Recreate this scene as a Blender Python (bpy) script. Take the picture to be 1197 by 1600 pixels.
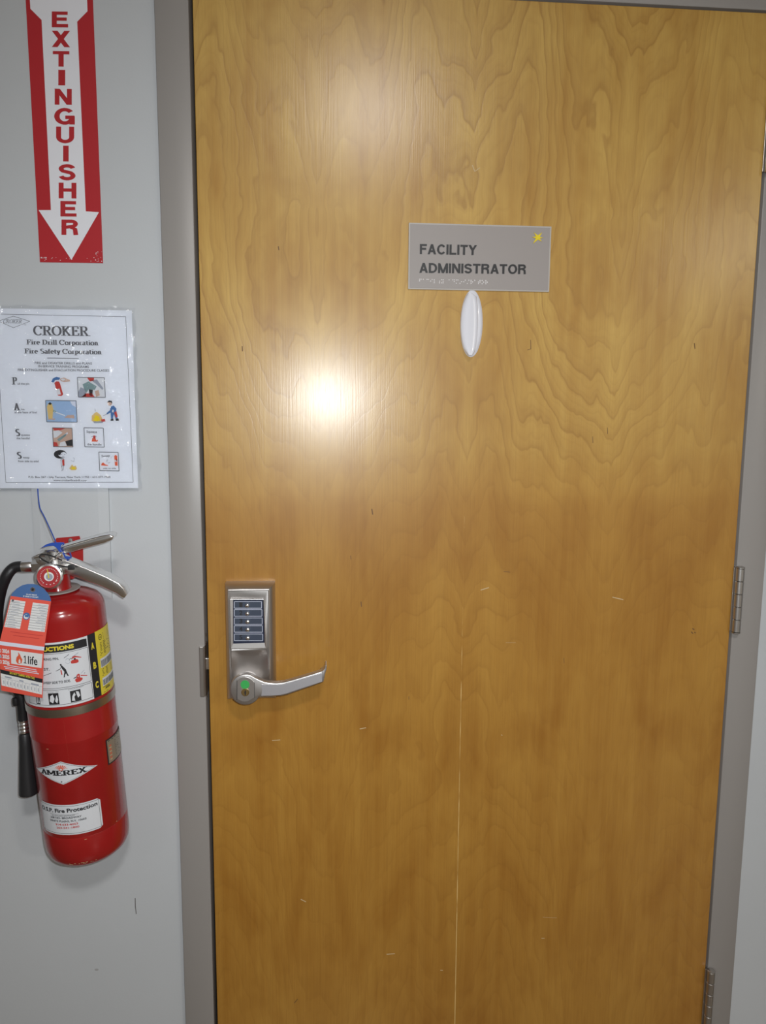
import bpy, bmesh, math, random
from mathutils import Vector, Matrix
random.seed(4)
for o in list(bpy.data.objects): bpy.data.objects.remove(o)
S = bpy.context.scene
COL = S.collection

# ------------------------------------------------------------------ camera
IW, IH, FPX = 1197.0, 1600.0, 1198.3
CAM = Vector((0.18595, -1.25907, 1.40991))
RV = Vector((-0.137454, -0.001725, -0.082934))
ROT = Matrix.Rotation(RV.length, 3, RV.normalized())
RIGHT, FWD, UP = ROT @ Vector((1, 0, 0)), ROT @ Vector((0, 1, 0)), ROT @ Vector((0, 0, 1))
cd = bpy.data.cameras.new('camera'); cam = bpy.data.objects.new('camera', cd); COL.objects.link(cam)
cd.sensor_fit = 'VERTICAL'; cd.sensor_height = 36.0; cd.sensor_width = 36.0 * IW / IH
cd.lens = FPX / IH * 36.0; cd.clip_start = 0.02
m4 = Matrix((RIGHT, UP, -FWD)).transposed().to_4x4(); m4.translation = CAM
cam.matrix_world = m4
S.camera = cam

# ------------------------------------------------------------------ world, lights, exposure
w = bpy.data.worlds.new('world'); S.world = w; w.use_nodes = True
w.node_tree.nodes['Background'].inputs[0].default_value = (0.9, 0.95, 1.0, 1)
w.node_tree.nodes['Background'].inputs[1].default_value = 0.10
S.view_settings.view_transform = 'Standard'; S.view_settings.look = 'None'
S.view_settings.gamma = 1.0; S.view_settings.use_curve_mapping = False
S.view_settings.exposure = 0.0

def light(name, kind, loc, energy, color, aim=None, **kw):
    d = bpy.data.lights.new(name, kind); d.energy = energy; d.color = color
    for k, v in kw.items(): setattr(d, k, v)
    o = bpy.data.objects.new(name, d); COL.objects.link(o); o.location = loc
    if aim is not None: o.rotation_euler = (Vector(aim) - Vector(loc)).to_track_quat('-Z', 'Y').to_euler()
    return o
# the phone's flash, beside the lens
FL = CAM + RIGHT * 0.030 + UP * 0.026
light('phone_flash', 'SPOT', FL, 33, (0.92, 0.97, 1.0), aim=FL + FWD - UP * 0.10 + RIGHT * 0.08,
      shadow_soft_size=0.008, spot_size=math.radians(126), spot_blend=1.0)
# ceiling downlights
CZ = 2.62
light('ceiling_lamp', 'AREA', (0.40, -2.08, CZ - .012), 23.5, (1.0, 0.97, 0.94), aim=(0.40, -2.08, 0), shape='DISK', size=0.30)
light('ceiling_lamp', 'AREA', (3.25, -4.40, CZ - .012), 60, (1.0, 0.94, 0.84), aim=(3.25, -4.40, 0), shape='DISK', size=0.45)
light('ceiling_lamp', 'AREA', (-2.2, -4.0, CZ - .012), 7, (1.0, 0.95, 0.88), aim=(-2.2, -4.0, 0), shape='DISK', size=0.40)

# ------------------------------------------------------------------ pixel -> place on a plane Y
def at(px, py, Y):
    d = RIGHT * ((px - IW / 2) / FPX) - UP * ((py - IH / 2) / FPX) + FWD
    k = (Y - CAM.y) / d.y
    return CAM + d * k
def upvec(px, py): return ((px - 528.0) / (9877.0 - py), -1.0)

# ------------------------------------------------------------------ materials
MATS = {}
def mat(name, col, rough=0.5, metal=0.0, spec=0.5, coat=0.0, bump=0.0, bscale=200, emit=0, var=0.0, vscale=8):
    if name in MATS: return MATS[name]
    m = bpy.data.materials.new(name); m.use_nodes = True; nt = m.node_tree
    b = nt.nodes['Principled BSDF']
    b.inputs['Base Color'].default_value = (*col, 1); b.inputs['Roughness'].default_value = rough
    b.inputs['Metallic'].default_value = metal; b.inputs['Specular IOR Level'].default_value = spec
    b.inputs['Coat Weight'].default_value = coat; b.inputs['Coat Roughness'].default_value = 0.08
    if bump or var:
        tc = nt.nodes.new('ShaderNodeTexCoord')
    if bump:
        n = nt.nodes.new('ShaderNodeTexNoise'); n.inputs['Scale'].default_value = bscale; n.inputs['Detail'].default_value = 3
        nt.links.new(tc.outputs['Object'], n.inputs['Vector'])
        bp = nt.nodes.new('ShaderNodeBump'); bp.inputs['Strength'].default_value = bump; bp.inputs['Distance'].default_value = 0.001
        nt.links.new(n.outputs['Fac'], bp.inputs['Height']); nt.links.new(bp.outputs['Normal'], b.inputs['Normal'])
    if var:
        n = nt.nodes.new('ShaderNodeTexNoise'); n.inputs['Scale'].default_value = vscale; n.inputs['Detail'].default_value = 4
        nt.links.new(tc.outputs['Object'], n.inputs['Vector'])
        r = nt.nodes.new('ShaderNodeValToRGB')
        r.color_ramp.elements[0].position = .3; r.color_ramp.elements[1].position = .7
        r.color_ramp.elements[0].color = (*[c * (1 - var) for c in col], 1)
        r.color_ramp.elements[1].color = (*[min(1, c * (1 + var)) for c in col], 1)
        nt.links.new(n.outputs['Fac'], r.inputs['Fac']); nt.links.new(r.outputs['Color'], b.inputs['Base Color'])
    MATS[name] = m
    return m
def brushed(name, col, rough, sx, sz):
    m = mat(name, col, rough, 1.0); nt = m.node_tree; b = nt.nodes['Principled BSDF']
    tc = nt.nodes.new('ShaderNodeTexCoord'); mp = nt.nodes.new('ShaderNodeMapping')
    mp.inputs['Scale'].default_value = (sx, sx, sz)
    n = nt.nodes.new('ShaderNodeTexNoise'); n.inputs['Scale'].default_value = 1; n.inputs['Detail'].default_value = 4
    bp = nt.nodes.new('ShaderNodeBump'); bp.inputs['Strength'].default_value = .12; bp.inputs['Distance'].default_value = .0006
    nt.links.new(tc.outputs['Object'], mp.inputs[0]); nt.links.new(mp.outputs[0], n.inputs['Vector'])
    nt.links.new(n.outputs['Fac'], bp.inputs['Height']); nt.links.new(bp.outputs[0], b.inputs['Normal'])
    return m

M_wall = mat('wall_paint', (0.565, 0.59, 0.615), 0.55, bump=.10, bscale=350, var=.015, vscale=3)
M_frame = mat('frame_paint', (0.335, 0.315, 0.30), 0.36, bump=.06, bscale=300)
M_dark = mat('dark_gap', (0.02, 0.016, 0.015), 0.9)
M_floor = mat('floor_vinyl', (0.20, 0.15, 0.10), 0.35, var=.15, vscale=5)
M_ceil = mat('ceiling_tile', (0.75, 0.74, 0.72), 0.8, bump=.3, bscale=120)
M_satin = brushed('satin_chrome', (0.62, 0.595, 0.58), 0.40, 900, 40)
M_steel = brushed('hinge_steel', (0.58, 0.56, 0.54), 0.38, 500, 500)
M_chrome = mat('plated_metal', (0.86, 0.85, 0.84), 0.24, 1.0, bump=.05, bscale=90)
M_brass = mat('brass', (0.72, 0.55, 0.25), 0.3, 1.0)
M_red = mat('extinguisher_red', (0.34, 0.011, 0.011), 0.20, coat=.3, bump=.03, bscale=25, var=.06, vscale=30)
M_hookred = mat('bracket_red', (0.42, 0.02, 0.02), 0.4)
M_black = mat('black_rubber', (0.020, 0.020, 0.022), 0.45)
M_hose = mat('hose_rubber', (0.016, 0.016, 0.018), 0.4, bump=.3, bscale=600)
M_blue = mat('seal_blue', (0.03, 0.09, 0.45), 0.35)
M_grayplastic = mat('gray_plastic', (0.34, 0.33, 0.31), 0.5)
M_white = mat('sticker_white', (0.72, 0.74, 0.78), 0.4)
M_paper = mat('paper_white', (0.80, 0.83, 0.90), 0.55)
M_ink = mat('ink_black', (0.02, 0.02, 0.024), 0.5)
M_gink = mat('ink_gray', (0.12, 0.12, 0.135), 0.6)
M_signred = mat('sign_red', (0.48, 0.018, 0.026), 0.42)
M_signwhite = mat('sign_white', (0.86, 0.87, 0.93), 0.42)
M_yellow = mat('label_yellow', (0.75, 0.62, 0.05), 0.45)
M_tagred = mat('tag_red', (0.80, 0.105, 0.07), 0.5)
M_tagblue = mat('tag_blue', (0.07, 0.16, 0.38), 0.5)
M_tagwhite = mat('tag_white', (0.78, 0.78, 0.78), 0.5)
M_stripe = mat('tag_stripe', (0.72, 0.75, 0.86), 0.35)
M_plate = mat('plate_taupe', (0.36, 0.325, 0.31), 0.42)
M_plateedge = mat('plate_edge', (0.52, 0.49, 0.46), 0.3)
M_charcoal = mat('letter_charcoal', (0.022, 0.022, 0.024), 0.45)
M_star = mat('star_yellow', (0.85, 0.66, 0.01), 0.4)
M_bead = mat('braille_bead', (0.92, 0.90, 0.90), 0.2)
M_hook = mat('white_plastic', (0.80, 0.80, 0.86), 0.22, coat=.3)
M_key = mat('keypad_navy', (0.018, 0.025, 0.055), 0.35)
M_keyrow = mat('keypad_slate', (0.05, 0.065, 0.10), 0.45)
M_keyline = mat('keypad_line', (0.62, 0.66, 0.80), 0.4)
M_green = mat('dot_green', (0.05, 0.42, 0.10), 0.45)
M_orange = mat('print_orange', (0.75, 0.12, 0.05), 0.5)
M_skin = mat('print_tan', (0.58, 0.40, 0.32), 0.5)
M_sky = mat('print_blue', (0.35, 0.50, 0.72), 0.5)
M_pblue = mat('print_deepblue', (0.06, 0.17, 0.40), 0.5)
M_pgold = mat('print_gold', (0.72, 0.52, 0.20), 0.5)
M_pteal = mat('print_teal', (0.22, 0.33, 0.34), 0.5)
M_pgray = mat('print_gray', (0.34, 0.37, 0.44), 0.5)
M_pred = mat('print_red', (0.55, 0.05, 0.04), 0.5)
M_nick = mat('bare_nick', (0.62, 0.42, 0.24), 0.6)
M_tan = mat('nameplate_tan', (0.36, 0.31, 0.24), 0.35, 0.4)
M_scratch = mat('wood_scratch', (0.62, 0.47, 0.27), 0.6)
M_knot = mat('wood_fleck', (0.17, 0.085, 0.03), 0.6)
M_scuff = mat('wall_scuff', (0.16, 0.15, 0.15), 0.7)
M_scuff2 = mat('wall_smudge', (0.42, 0.42, 0.43), 0.7)

def wood():
    m = bpy.data.materials.new('birch_veneer'); m.use_nodes = True; nt = m.node_tree; N = nt.nodes; Lk = nt.links
    b = N['Principled BSDF']
    def val(x): return x
    def math_(op, a, c=None, d=None):
        n = N.new('ShaderNodeMath'); n.operation = op
        for i, v in enumerate((a, c, d)):
            if v is None: continue
            if isinstance(v, (int, float)): n.inputs[i].default_value = v
            else: Lk.new(v, n.inputs[i])
        return n.outputs[0]
    def comb(x, y, z):
        n = N.new('ShaderNodeCombineXYZ')
        for i, v in enumerate((x, y, z)):
            if isinstance(v, (int, float)): n.inputs[i].default_value = v
            else: Lk.new(v, n.inputs[i])
        return n.outputs[0]
    def noise(vec, scale, detail, rough=.5, dist=0):
        n = N.new('ShaderNodeTexNoise'); n.inputs['Scale'].default_value = scale
        n.inputs['Detail'].default_value = detail; n.inputs['Roughness'].default_value = rough; n.inputs['Distortion'].default_value = dist
        Lk.new(vec, n.inputs['Vector']); return n.outputs['Fac']
    def ramp(fac, stops):
        n = N.new('ShaderNodeValToRGB'); e = n.color_ramp.elements
        while len(e) < len(stops): e.new(.5)
        for k, (p, c) in enumerate(stops):
            e[k].position = p; e[k].color = (c, c, c, 1) if isinstance(c, (int, float)) else (*c, 1)
        Lk.new(fac, n.inputs['Fac']); return n.outputs['Color']
    def mix(fac, a, c, mode='MIX'):
        n = N.new('ShaderNodeMix'); n.data_type = 'RGBA'; n.blend_type = mode
        for s, v in ((n.inputs[0], fac), (n.inputs[6], a), (n.inputs[7], c)):
            if isinstance(v, (int, float)): s.default_value = v
            elif isinstance(v, tuple): s.default_value = (*v, 1)
            else: Lk.new(v, s)
        return n.outputs[2]
    tc = N.new('ShaderNodeTexCoord'); sp = N.new('ShaderNodeSeparateXYZ'); Lk.new(tc.outputs['Object'], sp.inputs[0])
    x, z = sp.outputs[0], sp.outputs[2]
    xs = math_('SUBTRACT', x, .431)
    u = math_('PINGPONG', xs, .247)                          # book-matched veneer leaves
    leaf = math_('FLOOR', math_('DIVIDE', xs, .247))
    # growth-ring figure: contour lines of a slowly waving field
    g = math_('COSINE', math_('MULTIPLY', math_('SUBTRACT', u, .062), 2 * math.pi / .37))
    nv = math_('ADD', math_('MULTIPLY', noise(comb(math_('MULTIPLY', u, 8.0), 0.0, math_('MULTIPLY', z, 1.7)), 1.0, 1.5, .4, .2), .72),
               math_('MULTIPLY', noise(comb(math_('MULTIPLY', x, 5.0), 9.0, math_('MULTIPLY', z, 1.5)), 1.0, 1.5, .4, .2), .45))
    nf = noise(comb(math_('MULTIPLY', u, 26.0), 3.0, math_('MULTIPLY', z, 13.0)), 1.0, 2.0, .5, .3)
    ph = math_('ADD', math_('MULTIPLY', z, 7.0), math_('MULTIPLY', g, -1.7))
    ph = math_('ADD', ph, math_('MULTIPLY', nv, 8.0))
    ph = math_('ADD', ph, math_('MULTIPLY', nf, 0.9))
    ph = math_('MULTIPLY', ph, 1.75)
    fr = math_('FRACT', ph)
    line = ramp(fr, [(0, .85), (.10, .45), (.35, .18), (.80, .0), (.93, .05), (1, .85)])
    fr2 = math_('FRACT', math_('MULTIPLY', ph, 2.63))
    line2 = ramp(fr2, [(0, .45), (.25, .12), (.8, .0), (1, .45)])
    # strength of the figure wanders over the face
    st = ramp(noise(comb(math_('MULTIPLY', x, 3.0), 7.0, math_('MULTIPLY', z, 1.7)), 1.0, 2.0), [(.32, .25), (.65, 1.0)])
    # tone and figure change across a wavering line: figured above, smoother, darker, more orange below
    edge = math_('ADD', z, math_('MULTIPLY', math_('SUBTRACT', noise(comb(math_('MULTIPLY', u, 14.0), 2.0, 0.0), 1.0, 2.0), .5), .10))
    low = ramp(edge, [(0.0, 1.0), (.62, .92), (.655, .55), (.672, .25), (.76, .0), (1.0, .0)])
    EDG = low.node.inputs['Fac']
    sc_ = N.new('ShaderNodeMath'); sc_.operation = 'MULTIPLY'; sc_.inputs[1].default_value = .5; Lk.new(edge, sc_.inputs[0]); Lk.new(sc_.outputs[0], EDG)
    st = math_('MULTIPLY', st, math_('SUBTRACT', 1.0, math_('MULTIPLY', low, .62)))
    fig = math_('MULTIPLY', math_('ADD', line, math_('MULTIPLY', line2, .45)), st)
    # fine vertical fibres and pores
    fib = noise(comb(math_('MULTIPLY', x, 420.0), 1.0, math_('MULTIPLY', z, 9.0)), 1.0, 3.0, .6)
    pore = ramp(noise(comb(math_('MULTIPLY', x, 900.0), 2.0, math_('MULTIPLY', z, 30.0)), 1.0, 1.0), [(.28, 1.0), (.36, .0)])
    strk = noise(comb(math_('MULTIPLY', u, 60.0), 5.0, math_('MULTIPLY', z, 1.2)), 1.0, 2.0)
    # mottle
    mot = noise(comb(math_('MULTIPLY', u, 10.0), 11.0, math_('MULTIPLY', z, 4.2)), 1.0, 3.0, .55, .6)
    base = mix(ramp(mot, [(.32, 0.0), (.66, 1.0)]), (0.465, 0.240, 0.037), (0.650, 0.405, 0.092))
    base = mix(math_('MULTIPLY', ramp(strk, [(.35, 0.0), (.7, 1.0)]), .35), base, (0.70, 0.455, 0.115))
    base = mix(math_('MULTIPLY', fig, .70), base, (0.33, 0.155, 0.023))
    base = mix(math_('MULTIPLY', ramp(fib, [(.3, 1.0), (.6, 0.0)]), .16), base, (0.28, 0.13, 0.025))
    base = mix(math_('MULTIPLY', pore, .10), base, (0.22, 0.11, 0.03))
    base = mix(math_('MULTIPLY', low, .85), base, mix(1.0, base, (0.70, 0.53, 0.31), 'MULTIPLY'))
    # veneer joints: each leaf a touch different in tone, fine pale line at the centre joint low down
    tone = noise(comb(math_('MULTIPLY', leaf, 3.7), 0.3, 0.7), 1.0, 0.0)
    base = mix(math_('MULTIPLY', ramp(tone, [(.3, 1.0), (.7, 0.0)]), .25), base, (0.37, 0.18, 0.034))
    jx = math_('ABSOLUTE', math_('SUBTRACT', x, math_('ADD', .4325, math_('MULTIPLY', z, -.003))))
    joint = math_('LESS_THAN', jx, .0007)
    jm = ramp(math_('ADD', math_('MULTIPLY', noise(comb(1.0, 4.0, math_('MULTIPLY', z, 16.0)), 1.0, 3.0), .8), math_('MULTIPLY', z, -.22)), [(.16, 0.0), (.30, 1.0)])
    base = mix(math_('MULTIPLY', math_('MULTIPLY', joint, jm), .75), base, (0.82, 0.58, 0.24))
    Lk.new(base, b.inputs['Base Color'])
    b.inputs['Roughness'].default_value = .25; b.inputs['Specular IOR Level'].default_value = .38
    b.inputs['Coat Weight'].default_value = .75; b.inputs['Coat Roughness'].default_value = .44; b.inputs['Coat IOR'].default_value = 1.5
    bp = N.new('ShaderNodeBump'); bp.inputs['Strength'].default_value = .16; bp.inputs['Distance'].default_value = .0006
    Lk.new(math_('ADD', fib, math_('MULTIPLY', fig, -.5)), bp.inputs['Height']); Lk.new(bp.outputs[0], b.inputs['Normal'])
    return m
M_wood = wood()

def laminate():
    m = bpy.data.materials.new('clear_laminate'); m.use_nodes = True; nt = m.node_tree; N = nt.nodes; Lk = nt.links
    for n in list(N): N.remove(n)
    out = N.new('ShaderNodeOutputMaterial'); mx = N.new('ShaderNodeMixShader'); tr = N.new('ShaderNodeBsdfTransparent'); gl = N.new('ShaderNodeBsdfGlossy')
    gl.inputs['Roughness'].default_value = .05; tr.inputs['Color'].default_value = (.95, .955, .965, 1)
    fz = N.new('ShaderNodeFresnel'); fz.inputs['IOR'].default_value = 1.5
    tc = N.new('ShaderNodeTexCoord'); n = N.new('ShaderNodeTexNoise'); n.inputs['Scale'].default_value = 40; n.inputs['Detail'].default_value = 2.5
    bp = N.new('ShaderNodeBump'); bp.inputs['Strength'].default_value = 1.0; bp.inputs['Distance'].default_value = .012
    Lk.new(tc.outputs['Object'], n.inputs['Vector']); Lk.new(n.outputs['Fac'], bp.inputs['Height'])
    Lk.new(bp.outputs[0], gl.inputs['Normal']); Lk.new(fz.outputs[0], mx.inputs[0]); Lk.new(tr.outputs[0], mx.inputs[1]); Lk.new(gl.outputs[0], mx.inputs[2])
    Lk.new(mx.outputs[0], out.inputs[0])
    return m
M_lam = laminate()

# ------------------------------------------------------------------ object helpers
WL = {}
def tag(o, label=None, cat=None, group=None, kind=None):
    for k, v in (('label', label), ('category', cat), ('group', group), ('kind', kind)):
        if v: o[k] = v
    return o
def thing(name, loc, label, cat, group=None):
    o = bpy.data.objects.new(name, None); COL.objects.link(o); o.location = loc; o.empty_display_size = .02
    WL[o] = Vector(loc); return tag(o, label, cat, group)
def obj(name, bm, mats, parent=None, loc=None, smooth=False):
    """link a bmesh (world coordinates) as one mesh object"""
    L = WL[parent] if parent is not None else Vector(loc or (0, 0, 0))
    bmesh.ops.translate(bm, verts=bm.verts, vec=-L)
    me = bpy.data.meshes.new(name); bm.to_mesh(me); bm.free()
    for q in (mats if isinstance(mats, (list, tuple)) else [mats]): me.materials.append(q)
    if smooth:
        for f in me.polygons: f.use_smooth = True
        me.set_sharp_from_angle(angle=math.radians(35))
    o = bpy.data.objects.new(name, me); COL.objects.link(o)
    if parent is not None: o.parent = parent
    else: o.location = L
    WL[o] = L
    return o
def BM(): return bmesh.new()
def box(bm, x0, x1, y0, y1, z0, z1, bev=0, seg=2):
    vs = [bm.verts.new((x, y, z)) for x in (x0, x1) for y in (y0, y1) for z in (z0, z1)]
    fs = [bm.faces.new([vs[i] for i in q]) for q in ((0, 1, 3, 2), (4, 6, 7, 5), (0, 4, 5, 1), (2, 3, 7, 6), (0, 2, 6, 4), (1, 5, 7, 3))]
    if bev:
        es = list({e for f in fs for e in f.edges})
        bmesh.ops.bevel(bm, geom=es, offset=bev, segments=seg, affect='EDGES', profile=.5)
    return bm
def prism(bm, pts, f0, f1, bev=0, seg=2):
    """pts: 2-D outline; f0, f1 map (a,b) to 3-D for the two caps"""
    a = [bm.verts.new(f0(*p)) for p in pts]; b_ = [bm.verts.new(f1(*p)) for p in pts]
    fs = [bm.faces.new(a), bm.faces.new(b_[::-1])]; n = len(pts)
    for i in range(n): fs.append(bm.faces.new((a[i], b_[i], b_[(i + 1) % n], a[(i + 1) % n])))
    bmesh.ops.recalc_face_normals(bm, faces=fs)
    if bev:
        es = list(set(fs[0].edges) | set(fs[1].edges))
        bmesh.ops.bevel(bm, geom=es, offset=bev, segments=seg, affect='EDGES', profile=.5)
    return bm
def lathe(bm, prof, org, ax, ux, uy, n=48):
    """prof [(r,h)] round axis ax from org"""
    rings = []
    for r, h in prof:
        if r < 1e-6: rings.append([bm.verts.new(org + ax * h)])
        else: rings.append([bm.verts.new(org + ax * h + (ux * math.cos(t) + uy * math.sin(t)) * r) for t in (2 * math.pi * k / n for k in range(n))])
    fs = []
    for A, B in zip(rings, rings[1:]):
        for k in range(n):
            k2 = (k + 1) % n
            if len(A) == 1 and len(B) == 1: continue
            if len(A) == 1: fs.append(bm.faces.new((A[0], B[k], B[k2])))
            elif len(B) == 1: fs.append(bm.faces.new((A[k], B[0], A[k2])))
            else: fs.append(bm.faces.new((A[k], B[k], B[k2], A[k2])))
    bmesh.ops.recalc_face_normals(bm, faces=fs)
    return bm
def spline(pts, n=8):
    out = []; P = [Vector(p) for p in pts]
    for i in range(len(P) - 1):
        a = P[max(i - 1, 0)]; b_ = P[i]; c = P[i + 1]; d = P[min(i + 2, len(P) - 1)]
        for k in range(n):
            t = k / n
            out.append(.5 * ((2 * b_) + (c - a) * t + (2 * a - 5 * b_ + 4 * c - d) * t * t + (3 * b_ - a - 3 * c + d) * t ** 3))
    out.append(P[-1]); return out
def tube(bm, pts, rad, n=12, caps=True, closed=False):
    P = [Vector(p) for p in pts]; R = rad if isinstance(rad, (list, tuple)) else [rad] * len(P)
    rings = []; ref = None; N_ = len(P)
    for i, p in enumerate(P):
        if closed: t = (P[(i + 1) % N_] - P[i - 1]).normalized()
        else: t = (P[min(i + 1, N_ - 1)] - P[max(i - 1, 0)]).normalized()
        if ref is None: ref = t.orthogonal().normalized()
        ref = (ref - t * ref.dot(t)).normalized(); v = t.cross(ref)
        rings.append([bm.verts.new(p + (ref * math.cos(a) + v * math.sin(a)) * R[i]) for a in (2 * math.pi * k / n for k in range(n))])
    fs = []
    for A, B in list(zip(rings, rings[1:])) + ([(rings[-1], rings[0])] if closed else []):
        for k in range(n): fs.append(bm.faces.new((A[k], B[k], B[(k + 1) % n], A[(k + 1) % n])))
    if caps and not closed: fs += [bm.faces.new(rings[0][::-1]), bm.faces.new(rings[-1])]
    bmesh.ops.recalc_face_normals(bm, faces=fs)
    return bm

# ------------------------------------------------------------------ lettering
_tm = {}
def sans(txt, bold=0.0):
    """flat outline of a line of the built-in sans face: (verts2d, faces), cap height 1"""
    key = (txt, bold)
    if key in _tm: return _tm[key]
    c = bpy.data.curves.new('t', 'FONT'); c.body = txt; c.size = 1; c.offset = bold; c.resolution_u = 3; c.fill_mode = 'FRONT'
    o = bpy.data.objects.new('t', c); COL.objects.link(o)
    dg = bpy.context.evaluated_depsgraph_get(); dg.update()
    me = bpy.data.meshes.new_from_object(o.evaluated_get(dg))
    v = [(q.co.x, q.co.y) for q in me.vertices]; f = [tuple(p.vertices) for p in me.polygons]
    bpy.data.objects.remove(o); bpy.data.curves.remove(c); bpy.data.meshes.remove(me)
    global _cap
    if txt == 'H' and bold == 0: _cap = max(y for _, y in v)
    else:
        if ('H', 0.0) not in _tm: sans('H')
        x0 = min(a for a, _ in v); v = [((a - x0) / _cap, b / _cap) for a, b in v]
    _tm[key] = (v, f); return _tm[key]
def arcp(cx, cy, rx, ry, a0, a1, n=14):
    return [(cx + rx * math.cos(math.radians(a0 + (a1 - a0) * k / n)), cy + ry * math.sin(math.radians(a0 + (a1 - a0) * k / n))) for k in range(n + 1)]
def G():
    st = lambda x, h=1: [(x, 0), (x, h)]
    g = {}
    g['C'] = ([arcp(.42, .5, .36, .48, 42, 318), [(.70, .96), (.70, .68)]], [], .82)
    g['R'] = ([st(.18), [(.18, .96), (.44, .96)] + arcp(.44, .74, .19, .22, 90, -90)[1:] + [(.18, .52)], [(.40, .52), (.70, .03)]], [(.18, 0), (.18, 1), (.74, 0)], .84)
    g['O'] = ([arcp(.43, .5, .36, .48, 0, 360, 22)], [], .88)
    g['K'] = ([st(.18), [(.66, .98), (.22, .44)], [(.34, .58), (.72, .02)]], [(.18, 0), (.18, 1), (.70, 1), (.74, 0)], .86)
    g['E'] = ([st(.18), [(.18, .96), (.62, .96), (.63, .76)], [(.18, .52), (.46, .52)], [(.46, .62), (.46, .42)], [(.18, .04), (.64, .04), (.67, .26)]], [(.18, 0), (.18, 1)], .76)
    g['F'] = ([st(.18), [(.18, .96), (.62, .96), (.63, .74)], [(.18, .52), (.46, .52)], [(.46, .62), (.46, .42)]], [(.18, 0), (.18, 1)], .70)
    g['D'] = ([st(.18), [(.18, .96), (.36, .96)] + arcp(.36, .5, .34, .46, 90, -90)[1:] + [(.18, .04)]], [(.18, 0), (.18, 1)], .84)
    g['S'] = ([arcp(.32, .74, .21, .23, 40, 180)[0:] + [(.14, .62), (.32, .51), (.50, .40)] + arcp(.32, .26, .21, .23, 10, -140)], [], .64)
    g['P'] = ([st(.18), [(.18, .96), (.44, .96)] + arcp(.44, .73, .20, .23, 90, -90)[1:] + [(.18, .50)]], [(.18, 0), (.18, 1)], .74)
    g['A'] = ([[(.08, .02), (.38, .98)], [(.38, .98), (.70, .02)], [(.20, .34), (.58, .34)]], [(.08, 0), (.70, 0)], .80)
    g['M'] = ([st(.15), [(.17, 1), (.54, .22)], [(.54, .22), (.93, 1)], st(.95)], [(.15, 0), (.15, 1), (.95, 0), (.95, 1)], 1.12)
    g['X'] = ([[(.10, 1), (.70, 0)], [(.68, 1), (.10, 0)]], [(.10, 1), (.70, 1), (.10, 0), (.70, 0)], .80)
    x = .66
    g['i'] = ([[(.16, 0), (.16, x)], [(.16, .84), (.16, .96)]], [(.16, 0)], .32)
    g['l'] = ([[(.16, 0), (.16, 1)]], [(.16, 0)], .32)
    g['r'] = ([[(.16, 0), (.16, x)], [(.16, .46), (.26, .60), (.40, .60)]], [(.16, 0)], .46)
    g['n'] = ([[(.16, 0), (.16, x)], [(.16, .48)] + arcp(.30, .46, .13, .17, 150, 0, 8) + [(.43, 0)]], [(.16, 0), (.43, 0)], .58)
    g['o'] = ([arcp(.28, .33, .21, .32, 0, 360, 16)], [], .57)
    g['e'] = ([[(.09, .36), (.47, .36)] + arcp(.28, .34, .19, .31, 5, 310, 14)], [], .54)
    g['p'] = ([[(.15, -.28), (.15, x)], arcp(.30, .33, .19, .31, 150, -150, 14)], [(.15, -.28)], .60)
    g['a'] = ([arcp(.24, .46, .15, .18, 160, 0, 8) + [(.39, 0), (.46, .03)], arcp(.22, .17, .14, .16, 60, 320, 10)], [], .52)
    g['t'] = ([[(.18, .84), (.18, .14), (.26, .03), (.36, .06)], [(.04, x), (.34, x)]], [], .40)
    g['f'] = ([[(.16, 0), (.16, .82), (.24, .96), (.38, .92)], [(.04, x), (.34, x)]], [(.16, 0)], .38)
    g['y'] = ([[(.08, x), (.28, .02)], [(.48, x), (.22, -.22), (.08, -.24)]], [(.08, x), (.48, x)], .54)
    return g
GL = G()
def serif(txt, thick=.17, thin=.07, slab=.06, ext=.13):
    V, F = [], []; x0 = 0.0
    def strip(pts):
        n = len(pts); base = len(V)
        for i, p in enumerate(pts):
            a = pts[max(i - 1, 0)]; c = pts[min(i + 1, n - 1)]
            dx, dy = c[0] - a[0], c[1] - a[1]; L = math.hypot(dx, dy) or 1; dx /= L; dy /= L
            wd = math.hypot(thick * dy, thin * dx) / 2
            V.append((x0 + p[0] - dy * wd, p[1] + dx * wd)); V.append((x0 + p[0] + dy * wd, p[1] - dx * wd))
        for i in range(n - 1): F.append((base + 2 * i, base + 2 * i + 1, base + 2 * i + 3, base + 2 * i + 2))
    for ch in txt:
        if ch == ' ': x0 += .34; continue
        s, sf, adv = GL[ch]
        for q in s: strip(q)
        for (a, b) in sf:
            yy = b - slab / 2 if b > .5 else b + slab / 2
            bl = len(V); e = thick / 2 + ext
            V += [(x0 + a - e, yy - slab / 2), (x0 + a + e, yy - slab / 2), (x0 + a + e, yy + slab / 2), (x0 + a - e, yy + slab / 2)]
            F.append((bl, bl + 1, bl + 2, bl + 3))
        x0 += adv
    return V, F

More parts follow.
